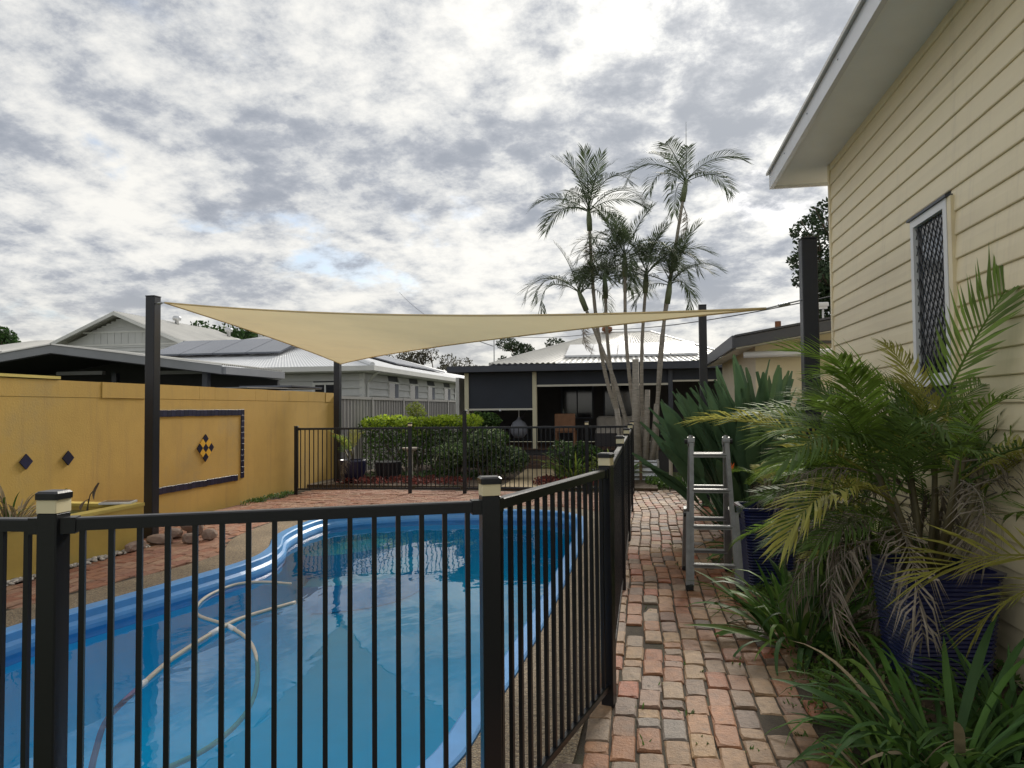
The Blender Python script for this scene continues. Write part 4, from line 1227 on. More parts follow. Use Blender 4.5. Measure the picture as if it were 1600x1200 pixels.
def rc(r, n, ext, size):
    return [((r.uniform(-1, 1) * ext[0], r.uniform(-1, 1) * ext[1], ext[2] + r.uniform(-1, 1) * ext[3]), (size * r.uniform(.7, 1.2), size * r.uniform(.7, 1.2), size * r.uniform(.55, .9))) for _ in range(n)]


r = random.Random(3)
tree('leafy_tree', (-28.6, 46, 0), 'rounded green tree showing between the gabled house and the solar roof', rc(r, 12, (2.6, 1.8, 6.0, .6), 1.5), 'tree_green', 6000, .34, 5, .25)
tree('leafy_tree', (-46.2, 44, 0), 'small piece of green tree above the roofs at the left edge', rc(r, 7, (1.5, 1.5, 6.2, .6), 1.3), 'tree_green', 3500, .36, 6, .25)
tree('sparse_tree', (-15.0, 52, 0), 'thin greyish tree behind the end of the solar panel roof', rc(r, 15, (3.2, 2.0, 4.6, 1.3), .8), 'tree_grey', 2600, .26, 7, .2, .35)
tree('gum_tree', (-10.6, 70, 0), 'distant gum tree with loose crown above the verandah roof', rc(r, 9, (3.0, 1.5, 6.9, 1.1), .95), 'tree_dark', 2400, .34, 8, .2, .4)
tree('dark_tree', (6.3, 22, 0), 'tall dark leafy tree rising behind the cream house corner', rc(r, 26, (1.35, 1.5, 5.5, 1.6), .62), 'tree_dark', 13000, .15, 9, .22)
tree('distant_tree', (-14.5, 62, 0), 'low dark distant tree seen past the grey house gutter', rc(r, 8, (4.5, 2, 3.6, .6), 1.3), 'tree_grey', 2600, .32, 12, .25)

# hedge and garden plants beyond the far fence
hc = [((-1.3 + i * .30 + r.uniform(-.05, .05), r.uniform(-.12, .12), .95 + r.uniform(-.06, .04)), (.34, .42, .36)) for i in range(9)]
hb = [((-1.2 + i * .33, r.uniform(-.1, .1), .5), (.38, .45, .42)) for i in range(8)]
htop = [((c[0][0], c[0][1], 1.17 + r.uniform(-.03, .05)), (.27, .35, .15)) for c in hc]
bush('clipped_hedge', (-5.0, 16.2, .05), 'bright lime topped green hedge in front of the grey metal fence', 'hedge', hc, [('hedge_green', 5200, .075, .55, hc + hb), ('hedge_lime', 3800, .07, .55, htop)], seed=21, stems=8)
vc = rc(random.Random(31), 8, (.45, .3, .62, .35), .32)
bush('variegated_bush', (-3.0, 14.75, .05), 'round dark green bush with pale flecked leaves beside the garden path', 'bush', vc, [('bush_green', 2800, .085, .5, None), ('bush_pale', 2300, .07, .5, None)], seed=31)
bush('variegated_bush', (-3.95, 15.0, .05), 'paler loose leafy shrub left of the round bush under the hedge', 'bush', rc(random.Random(33), 7, (.45, .25, .4, .2), .26), [('bush_pale', 1500, .07, .45, None), ('hedge_green', 1400, .08, .5, None)], seed=33)
bush('tall_shrub', (-3.75, 17.2, .05), 'upright green shrub under the lowered verandah blind', 'bush', rc(random.Random(34), 7, (.4, .25, .9, .4), .3), [('bush_green', 1800, .09, .45, None), ('hedge_green', 1500, .09, .5, None)], seed=34)
gc = rc(random.Random(35), 8, (.55, .3, .42, .18), .28)
bush('golden_shrub', (-1.25, 14.9, .05), 'yellow green upright leafy shrub beside the garden path near the palms', 'bush', gc, [('bush_green', 1700, .1, .4, None)], seed=35)
bush('low_shrub', (-5.7, 17.6, .05), 'wispy golden green shrub beyond the right end of the hedge', 'bush', rc(random.Random(36), 6, (.25, .25, 1.15, .35), .22), [('bush_yellow', 1300, .09, .3, None)], seed=36)
bush('silver_shrub', (-4.35, 16.0, .05), 'silvery leafed shrub at the right end of the lime hedge', 'bush', rc(random.Random(37), 5, (.28, .2, .6, .3), .27), [('bush_pale', 1500, .08, .45, None), ('bush_green', 900, .08, .5, None)], seed=37)
for i, (x0, x1, y0, y1, m_, lb) in enumerate(((-5.9, -3.4, 13.4, 14.3, 'red_leaf', 'low red leaved ground cover behind the far pool fence'), (-5.9, -3.2, 14.3, 15.6, 'bush_green', 'low green ground cover in front of the lime hedge'),
                                             (-2.0, -.3, 13.5, 14.5, 'red_leaf', 'reddish ground cover at the foot of the golden shrub'), (.2, 1.25, 13.6, 15.0, 'weed', 'bright green ground cover at the end of the brick path'))):
    cl = [((rnd.uniform(x0, x1), rnd.uniform(y0, y1), .07), (.16, .16, .10)) for _ in range(70)]
    tag(link('ground_cover', crown_mesh('ground_cover', m_, cl, 2600, .06, 60 + i, 0, .6)), lb, 'ground cover', kind='stuff')
cl = [((rnd.uniform(1.0, 1.95), rnd.uniform(3.1, 8.5), .02), (.17, .17, .07)) for _ in range(110)]
tag(link('ground_cover', crown_mesh('ground_cover', 'weed', cl, 3400, .045, 71, 0, .5)), 'small leafy weeds and creepers between the blue pots', 'weeds', kind='stuff')

# ------------------------------------------------------------------ fronds and strap leaves
def frond_mesh(seed, L, nl, ll, droop, lw=.018, vee=.5, hang=.25, gapstart=.22, rr=.008, wild=.12, mat_='palm_leaf', curl=0):
    """a feather leaf from the origin out along +x, arching under gravity"""
    r = random.Random(seed); mb = MB(); n = 12
    pts = []; ang = 0.0; p = Vector((0, 0, 0)); yaw = 0
    for i in range(n + 1):
        pts.append(p.copy()); t = i / n
        a = -droop * t ** 1.5
        yaw += curl / n
        p = p + Vector((math.cos(a) * math.cos(yaw), math.cos(a) * math.sin(yaw), math.sin(a))) * (L / n)
    mb.tube(pts, [rr * (1 - .85 * i / n) for i in range(n + 1)], 4)
    for k in range(nl):
        t = gapstart + (1 - gapstart) * (k + .5) / nl
        i = min(int(t * n), n - 1); q = pts[i].lerp(pts[i + 1], t * n - i); d = (pts[i + 1] - pts[i]).normalized()
        side = Vector((-d.y, d.x, 0)).normalized(); up = side.cross(d) * -1
        if up.z < 0: up = -up
        env = (.45 + .55 * math.sin(PI * min(1, (t - gapstart) / (1 - gapstart) * .85 + .12)))
        for s in (-1, 1):
            l_ = ll * env * r.uniform(.85, 1.12)
            fw_ = .35 + .75 * t + r.uniform(-wild, wild)
            dr = (side * s * math.cos(fw_) + d * math.sin(fw_) + up * (vee * (1 - t * .4) + r.uniform(-wild, wild))).normalized()
            w2 = dr.cross(up).normalized() * lw * .5
            m1 = q + dr * l_ * .5 + Vector((0, 0, -hang * l_ * .12)); m2 = q + dr * l_ * (1 - hang * .25) + Vector((0, 0, -hang * l_ * .75))
            mb.add([q - w2 * .4, q + w2 * .4, m1 + w2, m1 - w2, m2], [(0, 1, 2, 3), (3, 2, 4)])
    return mb.mesh('frond', mat_)


def strap_mesh(seed, L, W, droop, mat_='strap_green', fold=.25, base=.6):
    r = random.Random(seed); mb = MB(); n = 8; p = Vector((0, 0, 0)); v = []
    for i in range(n + 1):
        t = i / n; a = -droop * t ** 1.6
        w = W * .5 * (base + (1 - base) * min(1, t * 3)) * (1 - max(0, (t - .55) / .45) ** 2 * .97)
        up = Vector((-math.sin(a), 0, math.cos(a)))
        v += [p + Vector((0, -w, 0)) + up * w * fold, p, p + Vector((0, w, 0)) + up * w * fold]
        p = p + Vector((math.cos(a), 0, math.sin(a))) * (L / n)
    f = []
    for i in range(n):
        for j in (0, 1): f.append((i * 3 + j, i * 3 + j + 1, (i + 1) * 3 + j + 1, (i + 1) * 3 + j))
    mb.add(v, f); return mb.mesh('leaf', mat_, True)


def put(name, me, parent, wloc, az, el, roll=0, scale=1, material=None):
    rot = (Matrix.Rotation(az, 3, 'Z') @ Matrix.Rotation(-el, 3, 'Y') @ Matrix.Rotation(roll, 3, 'X')).to_euler()
    o = piece(name, me, parent, wloc, rot, material); o.scale = (scale, scale, scale); return o


# tall palms ---------------------------------------------------------------
FR = [frond_mesh(40 + i, 1.6, 36, .46, 1.5 + .25 * i, .021, .42, .55, .16, .014, .1) for i in range(4)]
FRU = [frond_mesh(50 + i, 1.35, 32, .40, .5 + .25 * i, .021, .5, .25, .16, .014, .1) for i in range(3)]
FRD = [frond_mesh(60 + i, 1.0, 18, .30, 1.2, .018, .2, .9, .2, .012, .4) for i in range(2)]
palms = [
    ([(-.22, .57), (-.69, 2.05), (-.92, 3.47), (-1.01, 4.62), (-1.04, 5.45)], 'slender palm with tall upright crown, leftmost of the two tallest', 9, 5, .95, 15.7),
    ([(.23, .57), (.42, 2.03), (.58, 3.71), (.73, 4.55), (.99, 6.05)], 'tallest palm with bent trunk, arching fronds and bare central spear', 8, 2, 1.0, 15.9),
    ([(-.36, .57), (-.59, 2.05), (-.7, 3.04), (-.73, 4.0)], 'shorter palm with leaning trunk in the left of the palm clump', 9, 4, .9, 16.1),
    ([(-.02, .57), (-.2, 2.04), (-.28, 3.17), (-.28, 4.35)], 'middle palm of the clump with a full green crown', 9, 4, 1.0, 15.5),
    ([(.05, .57), (.05, 2.6), (.15, 4.05)], 'straight palm near the centre of the clump with dense dark crown', 9, 5, .95, 15.95),
    ([(.33, .57), (.43, 2.59), (.61, 3.75)], 'short palm at the right of the clump beside the bent tall trunk', 8, 4, .9, 15.6),
    ([(-.15, .57), (-.52, 2.05), (-.89, 3.05), (-1.12, 3.65)], 'lowest leaning palm with drooping fronds on the left of the clump', 10, 2, .95, 15.5)]
for i, (tr, lb, nd, nu, sc_, yy) in enumerate(palms):
    r = random.Random(80 + i)
    pts = [(tr[0][0] * .9, yy, .02)] + [(x, yy + r.uniform(-.03, .03), z) for x, z in tr]
    t = thing('palm_tree', (pts[0][0], yy, .02), lb, 'palm', 'palm clump')
    cpts = catmull(pts, 10); m_ = len(cpts)
    MB().tube(cpts, [(.047 - .014 * k / m_) * (1 + .07 * (k % 2)) + (.03 * max(0, 1 - k / 9) ** 2) for k in range(m_)], 9).build('trunk', 'palm_trunk', t, True)
    top = Vector(pts[-1]); d = (Vector(pts[-1]) - Vector(pts[-2])).normalized()
    cs = [top, top + d * .25, top + d * .5]
    MB().tube(cs, [.06, .065, .035], 9).build('crownshaft', 'crownshaft', t, True)
    c = top + d * .48
    for k in range(nd):
        put('frond', FR[r.randrange(4)], t, c - d * r.uniform(0, .12), k * 2 * PI / nd + r.uniform(-.3, .3), r.uniform(.25, .95), r.uniform(-.4, .4), sc_ * r.uniform(.8, 1.1))
    for k in range(nu):
        put('frond', FRU[r.randrange(3)], t, c, r.uniform(0, 6.28), r.uniform(.95, 1.4), r.uniform(-.5, .5), sc_ * r.uniform(.85, 1.1))
    if i in (1, 0, 6):
        for k in range(2): put('frond', FRD[k], t, top - d * .05, r.uniform(0, 6.28), -1.2, 0, .9, 'frond_dead')
    if i == 1: MB().tube([c, c + Vector((.02, 0, 1.3))], [.014, .003], 5).build('spear', 'palm_leaf', t)
# grey dead sheaths and stumps at the foot of the clump
for i, (x, z, dx, rr_) in enumerate(((-.10, 2.55, .02, .085), (.08, 1.9, .08, .07), (.22, 1.6, .12, .06), (-.32, 1.5, -.18, .07), (.0, 1.3, .1, .09))):
    o = MB().tube([(x * .6, 15.3 + i * .08, .0), (x + dx * .5, 15.32 + i * .07, z * .5), (x + dx, 15.34 + i * .07, z)], [rr_ * 1.3, rr_, rr_ * .75], 8).build('palm_stump', 'palm_trunk', None, True)
    tag(o, ['tallest pale cut palm stump in the middle of the clump', 'second pale palm stump leaning right of the tall stump', 'short right hand palm stump of the clump', 'short left leaning palm stump of the clump', 'thick low palm stump at the front of the clump'][i], 'stump', 'cut palm stumps')

# corrugated raised beds
def corr_bed(x0, x1, y0, y1, z0, z1, label):
    t = thing('raised_garden_bed', ((x0 + x1) / 2, (y0 + y1) / 2, z0), label, 'garden bed', 'corrugated raised beds')
    def wallp(a, b, nrm):
        mb = MB(); n = 40; v = []
        for i in range(n + 1):
            z = z0 + (z1 - z0) * i / n; o_ = .018 * math.sin(i / n * 2 * PI * 4)
            v += [(a[0] + nrm[0] * o_, a[1] + nrm[1] * o_, z), (b[0] + nrm[0] * o_, b[1] + nrm[1] * o_, z)]
        mb.add(v, [(2 * i, 2 * i + 1, 2 * i + 3, 2 * i + 2) for i in range(n)]); mb.build('corrugated_side', 'galv', t, True)
    wallp((x0, y0), (x1, y0), (0, -1)); wallp((x1, y0), (x1, y1), (1, 0)); wallp((x0, y1), (x0, y0), (-1, 0)); wallp((x1, y1), (x0, y1), (0, 1))
    for x, y_ in ((x0, y0), (x1, y0), (x0, y1), (x1, y1)): MB().tube([(x, y_, z0), (x, y_, z1 + .02)], .026, 8).build('corner_post', 'galv', t)
    MB().box((x0 + x1) / 2 - .03, (x0 + x1) / 2 + .03, y0 - .05, y0 - .021, z0, z1 + .03).build('stake', 'timber', t)
    MB().box(x0 + .02, x1 - .02, y0 + .02, y1 - .02, z0, z1 - .06).build('soil', 'potting_soil', t)


corr_bed(-.35, .34, 14.75, 15.15, .0, .42, 'ribbed steel raised bed at the foot of the palm clump')
corr_bed(-1.5, -.75, 15.75, 16.9, .05, .40, 'ribbed steel raised bed behind the far fence left of the palms')

# ladder ---------------------------------------------------------------------
ld = thing('step_ladder', (.6, 6.5, 0), 'aluminium folding ladder standing open on the brick path', 'ladder')
XL, XR = .405, .775


def bar(a, b, w=.018, d=.034, name='rail', m_='aluminium', parent=ld):
    a, b = Vector(a), Vector(b); u = (b - a).normalized(); s = Vector((1, 0, 0)) if abs(u.x) < .9 else Vector((0, 1, 0)); t_ = u.cross(s).normalized(); s = t_.cross(u).normalized()
    mb = MB(); mb.add([q + s * i * w + t_ * j * d for q in (a, b) for i, j in ((-1, -1), (1, -1), (1, 1), (-1, 1))], [(3, 2, 1, 0), (4, 5, 6, 7), (0, 1, 5, 4), (1, 2, 6, 5), (2, 3, 7, 6), (3, 0, 4, 7)])
    return mb.build(name, m_, parent)


fy = lambda z: 6.17 + .30 * z / 1.24
ry = lambda z: 6.90 - .34 * z / 1.24
for s, x in ((-1, XL), (1, XR)):
    xt = x - s * .035
    bar((x + s * .0, fy(0.03), .03), (xt, fy(1.2), 1.2))
    bar((x + s * .034, fy(0.03) - .012, .03), (x + s * .014, fy(.62) - .012, .62), .015, .036, 'outer_rail')
    bar((x - s * .01, ry(.03), .03), (xt, ry(1.2), 1.2))
    bar((x + s * .025, ry(.03) + .01, .03), (x + s * .01, ry(.6) + .01, .6), .015, .036, 'outer_rail')
    MB().tube([(xt - .03, 6.515, 1.215), (xt + .03, 6.515, 1.215)], .042, 12).build('hinge', 'aluminium', ld)
    MB().tube([(xt + s * .03, 6.515, 1.215), (xt + s * .055, 6.515, 1.215)], .022, 10).build('hinge_knob', 'rubber', ld)
    MB().tube([(xt, 6.50, 1.21), (xt, 6.52, 1.265)], .022, 8).build('lock', 'aluminium', ld)
    for yy, xx in ((fy(0) - .005, x + s * .02), (ry(0), x + s * .008)): MB().bevbox(xx - .032, xx + .032, yy - .04, yy + .04, 0.002, .045, .008).build('foot', 'rubber', ld)
    MB().tube([(x + s * .05, fy(.6), .60), (x + s * .0, fy(.6), .60)], .02, 8).build('lock_knob', 'rubber', ld)
for z in (.19, .5, .80, 1.10):
    w = 1 - z / 1.24 * .1
    for nm, yf in (('step', fy(z)), ('rear_rung', ry(z))):
        xa, xb = XL + .028 * z, XR - .028 * z
        MB().bevbox(xa, xb, yf - .035, yf + .035, z - .018, z + .014, .004).build(nm, 'aluminium', ld)
        MB().box(xa + .01, xb - .01, yf - .0355, yf - .0351, z - .004, z + .0).build('tread_groove', 'rubber', ld)

# blue pots --------------------------------------------------------------------
def square_pot(x, y, wt_, wb, hgt, label, rot=0.0, ribs=26):
    t = thing('ribbed_pot', (x, y, -.02), label, 'pot', 'blue ribbed square pots', rot)
    mb = MB(); prof = []
    for i in range(ribs * 4 + 1):
        z = hgt * .96 * i / (ribs * 4); prof.append((wb + (wt_ - wb) * z / hgt + .0045 * math.sin(i * PI / 2), z))
    prof += [(wt_ + .012, hgt * .965), (wt_ + .014, hgt), (wt_ - .018, hgt), (wt_ - .022, hgt - .06)]
    v = []; c_ = .16
    for w, z in prof:
        k = w * c_
        v += [(w - k, -w, z), (w, -w + k, z), (w, w - k, z), (w - k, w, z), (-w + k, w, z), (-w, w - k, z), (-w, -w + k, z), (-w + k, -w, z)]
    f = [tuple(range(7, -1, -1))]
    for i in range(len(prof) - 1):
        for j in range(8): f.append((i * 8 + j, i * 8 + (j + 1) % 8, (i + 1) * 8 + (j + 1) % 8, (i + 1) * 8 + j))
    mb.add(v, f); mb.build('body', 'pot_blue', t, local=True)
    MB().box(-wt_ + .03, wt_ - .03, -wt_ + .03, wt_ - .03, hgt - .1, hgt - .055).build('soil', 'potting_soil', t, local=True)
    return t


square_pot(1.62, 4.42, .255, .20, .64, 'large blue ribbed square pot near the cream house wall', .12)
square_pot(1.07, 6.52, .225, .18, .68, 'blue ribbed square pot standing beside the ladder', .05)
rp = thing('round_blue_pot', (-5.80, 13.75, .05), 'round navy glazed pot behind the far fence by the yellow wall', 'pot')
MB().lathe([(.13, 0), (.2, .06), (.26, .2), (.275, .42), (.28, .46), (.25, .46), (.24, .4)], 24, (-5.80, 13.75, .05)).build('body', 'pot_navy', rp, True)
MB().lathe([(.24, .38), (.0, .40)], 20, (-5.80, 13.75, .05)).build('soil', 'potting_soil', rp)
dp = thing('dark_planter_tub', (-5.25, 14.35, .05), 'black ribbed planter tub beside the round navy pot', 'planter')
for k in range(22):
    a = k * 2 * PI / 22; MB().tube([(-5.25 + .21 * math.cos(a), 14.35 + .21 * math.sin(a), .05), (-5.25 + .25 * math.cos(a), 14.35 + .25 * math.sin(a), .42)], .034, 6).build('stave', 'pot_dark', dp)
MB().lathe([(.0, .02), (.2, .02), (.23, .36), (.0, .37)], 20, (-5.25, 14.35, .05)).build('liner', 'potting_soil', dp)
MB().lathe([(.24, .34), (.27, .34), (.275, .38), (.24, .38)], 24, (-5.25, 14.35, .05)).build('rim', 'pot_dark', dp)
bb = thing('bird_bath', (-4.85, 14.6, .05), 'pale concrete bird bath pedestal in front of the hedge', 'bird bath')
MB().lathe([(.17, 0), (.17, .05), (.10, .09), (.075, .2), (.09, .4), (.075, .55), (.10, .66), (.12, .68)], 16, (-4.85, 14.6, .05)).build('pedestal', 'concrete_white', bb, True)
MB().lathe([(.1, .68), (.24, .74), (.25, .78), (.22, .78), (.12, .73), (.0, .72)], 20, (-4.85, 14.6, .05)).build('bowl', 'concrete_white', bb, True)
bb.scale = (.7, .7, .85)
pf = thing('white_pipe_stand', (.68, 13.9, -.02), 'white pipe stand with a tray between the palms and the ladder', 'stand')
for x in (.56, .80): MB().tube([(x, 13.9, -.05), (x, 13.9, .86)], .035, 8).build('leg', 'concrete_white', pf)
MB().tube([(.5, 13.9, .88), (.95, 13.9, .88)], .03, 8).build('top_bar', 'concrete_white', pf)
MB().lathe([(.0, 0), (.14, .02), (.2, .09), (.18, .09), (.0, .05)], 14, (.98, 13.9, .25)).build('tray', 'concrete_white', pf, True)
MB().tube([(.80, 13.9, .27), (.98, 13.9, .27)], .02, 6).build('tray_arm', 'concrete_white', pf)

# potted palm behind the far fence
def areca(name, loc, label, nf, L, seed, mats, canes=4, el=(.5, 1.3), cane_h=.5, spread=.12, group='feather leaved palms', hang=0, zr=(0, 1), cat='palm', bias=None):
    r = random.Random(seed); t = thing(name, loc, label, cat, group)
    fm = [frond_mesh(seed * 7 + i, L, int(26 + L * 12), L * .29, .8 + .28 * i, .0155, .35, .35, .16, .007, .13) for i in range(4)]
    fdead = [frond_mesh(seed * 7 + 5 + i, L * .85, int(20 + L * 12), L * .24, 1.6 + .4 * i, .010, -.1, .95, .15, .006, .6) for i in range(3)]
    tops = []
    for k in range(canes):
        a = r.uniform(0, 6.28); rr_ = spread * r.uniform(.3, 1)
        b = Vector((loc[0] + rr_ * .6 * math.cos(a), loc[1] + rr_ * .6 * math.sin(a), loc[2] - .03)); e = b + Vector((rr_ * math.cos(a) * 1.6, rr_ * math.sin(a) * 1.6, cane_h * r.uniform(.6, 1.15)))
        MB().tube([b, b.lerp(e, .5) + Vector((.01, 0, 0)), e], [.02, .017, .013], 7).build('cane', 'cane', t, True); tops.append((e, a))
    for k in range(nf):
        e, a = tops[k % canes]
        m_ = r.choices([x for x, _ in mats], [w for _, w in mats])[0]
        az = (a + r.uniform(-1.3, 1.3)) if bias is None or r.random() > bias[1] else bias[0] + r.uniform(-.8, .8)
        if m_ == 'frond_dead': put('frond', fdead[r.randrange(3)], t, e - Vector((0, 0, r.uniform(0, .25))), az, r.uniform(-.5, .5), r.uniform(-.6, .6), r.uniform(.7, 1.05), m_)
        else: put('frond', fm[r.randrange(4)], t, e - Vector((0, 0, r.uniform(-.03, .15))), az, r.uniform(*el), r.uniform(-.6, .6), r.uniform(.65, 1.1), m_)
    return t


mix = [('areca_green', 7), ('areca_dark', 4), ('areca_yellow', 2.5), ('frond_dead', 4)]
areca('potted_palm', (1.58, 4.42, .60), 'bushy feather palm with many dead grey fronds growing in the large blue pot', 84, .95, 3, mix, 8, (.1, 1.35), .70, .16, bias=(2.3, .2))
areca('potted_palm', (1.07, 6.52, .62), 'small half dead feather palm growing in the blue pot beside the ladder', 30, .46, 4, [('areca_green', 4), ('areca_yellow', 2), ('frond_dead', 4)], 5, (.3, 1.3), .36, .11)
areca('garden_palm', (1.70, 5.35, .0), 'dense feather palm clump between the two blue pots', 70, .78, 5, mix, 9, (.05, 1.2), .82, .18)
areca('potted_palm', (-5.80, 13.75, .45), 'thin feather palm growing in the round navy pot', 9, .75, 6, [('areca_yellow', 4), ('frond_dead', 2), ('areca_green', 2)], 3, (.7, 1.4), .35, .1)
hp = thing('upright_palm', (1.72, 4.65, .0), 'single tall bright green palm frond rising beside the house window', 'palm')
big = frond_mesh(901, 1.25, 34, .46, .35, .024, .25, .1, .12, .012, .05, 'areca_green')
MB().tube([(1.72, 4.65, 0), (1.72, 4.62, .7), (1.70, 4.58, 1.42)], [.022, .018, .012], 8).build('cane', 'cane', hp, True)
put('frond', big, hp, (1.70, 4.58, 1.40), -.9, 1.12, 1.1, .95)
put('frond', frond_mesh(902, 1.1, 30, .38, .8, .02, .3, .2, .15, .01, .08, 'areca_green'), hp, (1.70, 4.58, 1.36), 2.6, .85, .4, .9)
put('frond', frond_mesh(903, 1.1, 30, .38, 1.0, .02, .3, .2, .15, .01, .08, 'areca_green'), hp, (1.70, 4.58, 1.3), 2.9, .5, -.3, .9)
yp = thing('yellowing_palm', (1.82, 3.30, -.02), 'yellow green palm frond reaching in at the right edge of the picture', 'palm')
MB().tube([(1.82, 3.30, 0), (1.86, 3.3, .45), (1.88, 3.3, .86)], [.02, .016, .012], 8).build('cane', 'cane', yp, True)
yf = frond_mesh(911, .75, 14, .42, 1.0, .017, .2, .15, .3, .008, .1, 'areca_yellow')
put('frond', yf, yp, (1.88, 3.3, .85), 2.75, .15, .7, .95)
put('frond', yf, yp, (1.88, 3.3, .82), 2.4, -.25, .3, .8)
put('frond', frond_mesh(912, .75, 20, .33, 1.0, .017, .3, .25, .2, .008, .1, 'areca_green'), yp, (1.88, 3.3, .85), 1.6, .5, .2, 1)

# strelitzia -------------------------------------------------------------------
def paddle_mesh(seed, LP, LB, W, lean):
    r = random.Random(seed); mb = MB(); n = 10; p = Vector((0, 0, 0)); a0 = 0
    pts = [Vector((0, 0, 0)), Vector((LP * .5, 0, -lean * .02)), Vector((LP, 0, -lean * .07))]
    mb.tube(pts, [.016, .012, .009], 6)
    p = pts[-1]; v = []
    for i in range(n + 1):
        t = i / n; a = -lean * (.12 + .5 * t)
        w = W * .5 * (math.sin(PI * min(1, t ** .75 * .93 + .06)) ** .8) + .002
        up = Vector((-math.sin(a), 0, math.cos(a)))
        wob = .012 * math.sin(t * 14 + seed)
        v += [p + Vector((0, -w, 0)) + up * (w * .42 + wob), p + Vector((0, -w * .5, 0)) + up * w * .16, p, p + Vector((0, w * .5, 0)) + up * w * .16, p + Vector((0, w, 0)) + up * (w * .42 - wob)]
        p = p + Vector((math.cos(a), 0, math.sin(a))) * (LB / n)
    mb.add(v, [(i * 5 + j, i * 5 + j + 1, (i + 1) * 5 + j + 1, (i + 1) * 5 + j) for i in range(n) for j in range(4)])
    return mb.mesh('leaf', 'strelitzia', True)


PAD = [paddle_mesh(i, .50 + .1 * (i % 3), .92 + .1 * (i % 2), .13 + .02 * (i % 3), .12 + .16 * i) for i in range(5)]
stz = thing('strelitzia', (1.18, 8.75, -.02), 'large clump of upright dark paddle shaped leaves behind the ladder', 'plant')
r = random.Random(17)
for k in range(190):
    a = r.uniform(0, 2 * PI); ring = r.random() ** .7
    el = PI / 2 - .04 - ring * r.uniform(.15, .8)
    az = a + r.uniform(-.4, .4)
    put('leaf', PAD[r.randrange(5)], stz, (1.38 + .40 * ring * math.cos(a), 8.8 + .28 * ring * math.sin(a), 0), az, el, r.uniform(-1.4, 1.4), (1.28 - .25 * ring) * r.uniform(.8, 1.1))
for i, (x, y_, z) in enumerate(((.93, 8.1, .80), (1.5, 8.3, 1.35))):
    fb = MB(); fb.tube([(1.15, 8.6, 0), ((x + 1.15) / 2, 8.4, z * .6), (x, y_, z)], [.012, .01, .008], 6); fb.build('flower_stem', 'strap_dark', stz, True)
    fl_ = MB()
    for k in range(5): fl_.tube([(x, y_, z), (x - .03 + k * .02, y_ - .02, z + .05), (x - .05 + k * .03, y_ - .03, z + .11)], [.006, .016, .002], 5)
    fl_.build('flower', 'flower_orange', stz)

# strap leaved clumps --------------------------------------------------------------
ST = [strap_mesh(i, .55, .036, .6 + .38 * i) for i in range(6)]
SL = [strap_mesh(20 + i, .75, .042, .7 + .35 * i, fold=.35) for i in range(6)]


def strap_clump(name, loc, label, n, meshes, seed, spread, el=(.35, 1.35), sc=(.7, 1.15), mats=('strap_green', 'strap_light', 'strap_dark'), wts=(5, 2, 4), cat='plant', group='strap leaved clumps'):
    r = random.Random(seed); t = thing(name, loc, label, cat, group)
    for k in range(n):
        a = r.uniform(0, 2 * PI); q = r.random() ** .5 * spread
        put('leaf', meshes[r.randrange(len(meshes))], t, (loc[0] + q * math.cos(a), loc[1] + q * math.sin(a), loc[2] - .01), a + r.uniform(-.7, .7), r.uniform(*el), r.uniform(-.5, .5), r.uniform(*sc), r.choices(mats, wts)[0] if r.random() > .05 else 'dry_leaf').scale.y *= r.uniform(.55, 1.15)
    return t


strap_clump('strap_leaf_plant', (1.02, 4.95, -.02), 'bright green strap leaved clump beside the path between the blue pots', 125, ST, 41, .2, sc=(.85, 1.35), wts=(5, 4, 2))
strap_clump('strap_leaf_plant', (1.2, 5.7, -.02), 'smaller strap leaved clump at the foot of the pot beside the ladder', 60, ST, 42, .15, sc=(.5, .85), wts=(5, 3, 2))
strap_clump('strap_leaf_plant', (1.27, 3.30, -.02), 'big dark green strap leaved clump in the bottom right corner', 150, SL, 43, .28, el=(.3, 1.2), sc=(.65, 1.0), wts=(5, 1, 6))
strap_clump('strap_leaf_plant', (.98, 3.10, -.02), 'low grassy yellow green clump at the path edge in the bottom right corner', 70, ST, 44, .13, el=(.3, 1.2), sc=(.45, .75), wts=(4, 4, 2))
strap_clump('strap_leaf_plant', (1.70, 3.62, -.02), 'dark strap leaved clump in front of the large blue pot', 60, SL, 45, .2, sc=(.5, .75), wts=(3, 0, 6))
strap_clump('dry_leaf_plant', (-6.0, 5.95, .43), 'half dry strap leaved plant drooping in the pond planter', 85, SL, 46, .12, el=(.1, 1.4), sc=(.45, .75), mats=('dry_leaf', 'strap_green'), wts=(8, 1))
strap_clump('golden_flax', (-1.35, 14.45, .05), 'fan of yellow green upright leaves by the garden path', 70, SL, 47, .3, el=(.7, 1.5), sc=(.7, 1.15), mats=('bush_yellow', 'strap_light'), wts=(4, 2))
strap_clump('golden_flax', (-.55, 14.3, .05), 'stand of yellow green upright leaves behind the corner of the far fence', 60, SL, 48, .3, el=(.9, 1.5), sc=(.7, 1.1), mats=('bush_yellow', 'strap_green'), wts=(3, 2))
strap_clump('strap_leaf_plant', (.85, 13.2, -.02), 'dark leaved plant at the far end of the brick path', 40, SL, 49, .15, sc=(.5, .8), mats=('strap_dark',), wts=(1,))
strap_clump('bromeliad', (1.25, 7.6, -.02), 'dark spreading leaves on the ground behind the ladder', 50, SL, 50, .2, el=(.2, 1.0), sc=(.7, 1.0), mats=('strap_dark', 'strap_green'), wts=(4, 1))
strap_clump('bromeliad', (1.45, 10.1, -.02), 'dark leaved plant at the foot of the far sail post', 40, SL, 51, .2, el=(.4, 1.2), sc=(.8, 1.1), mats=('strap_dark',), wts=(1,))
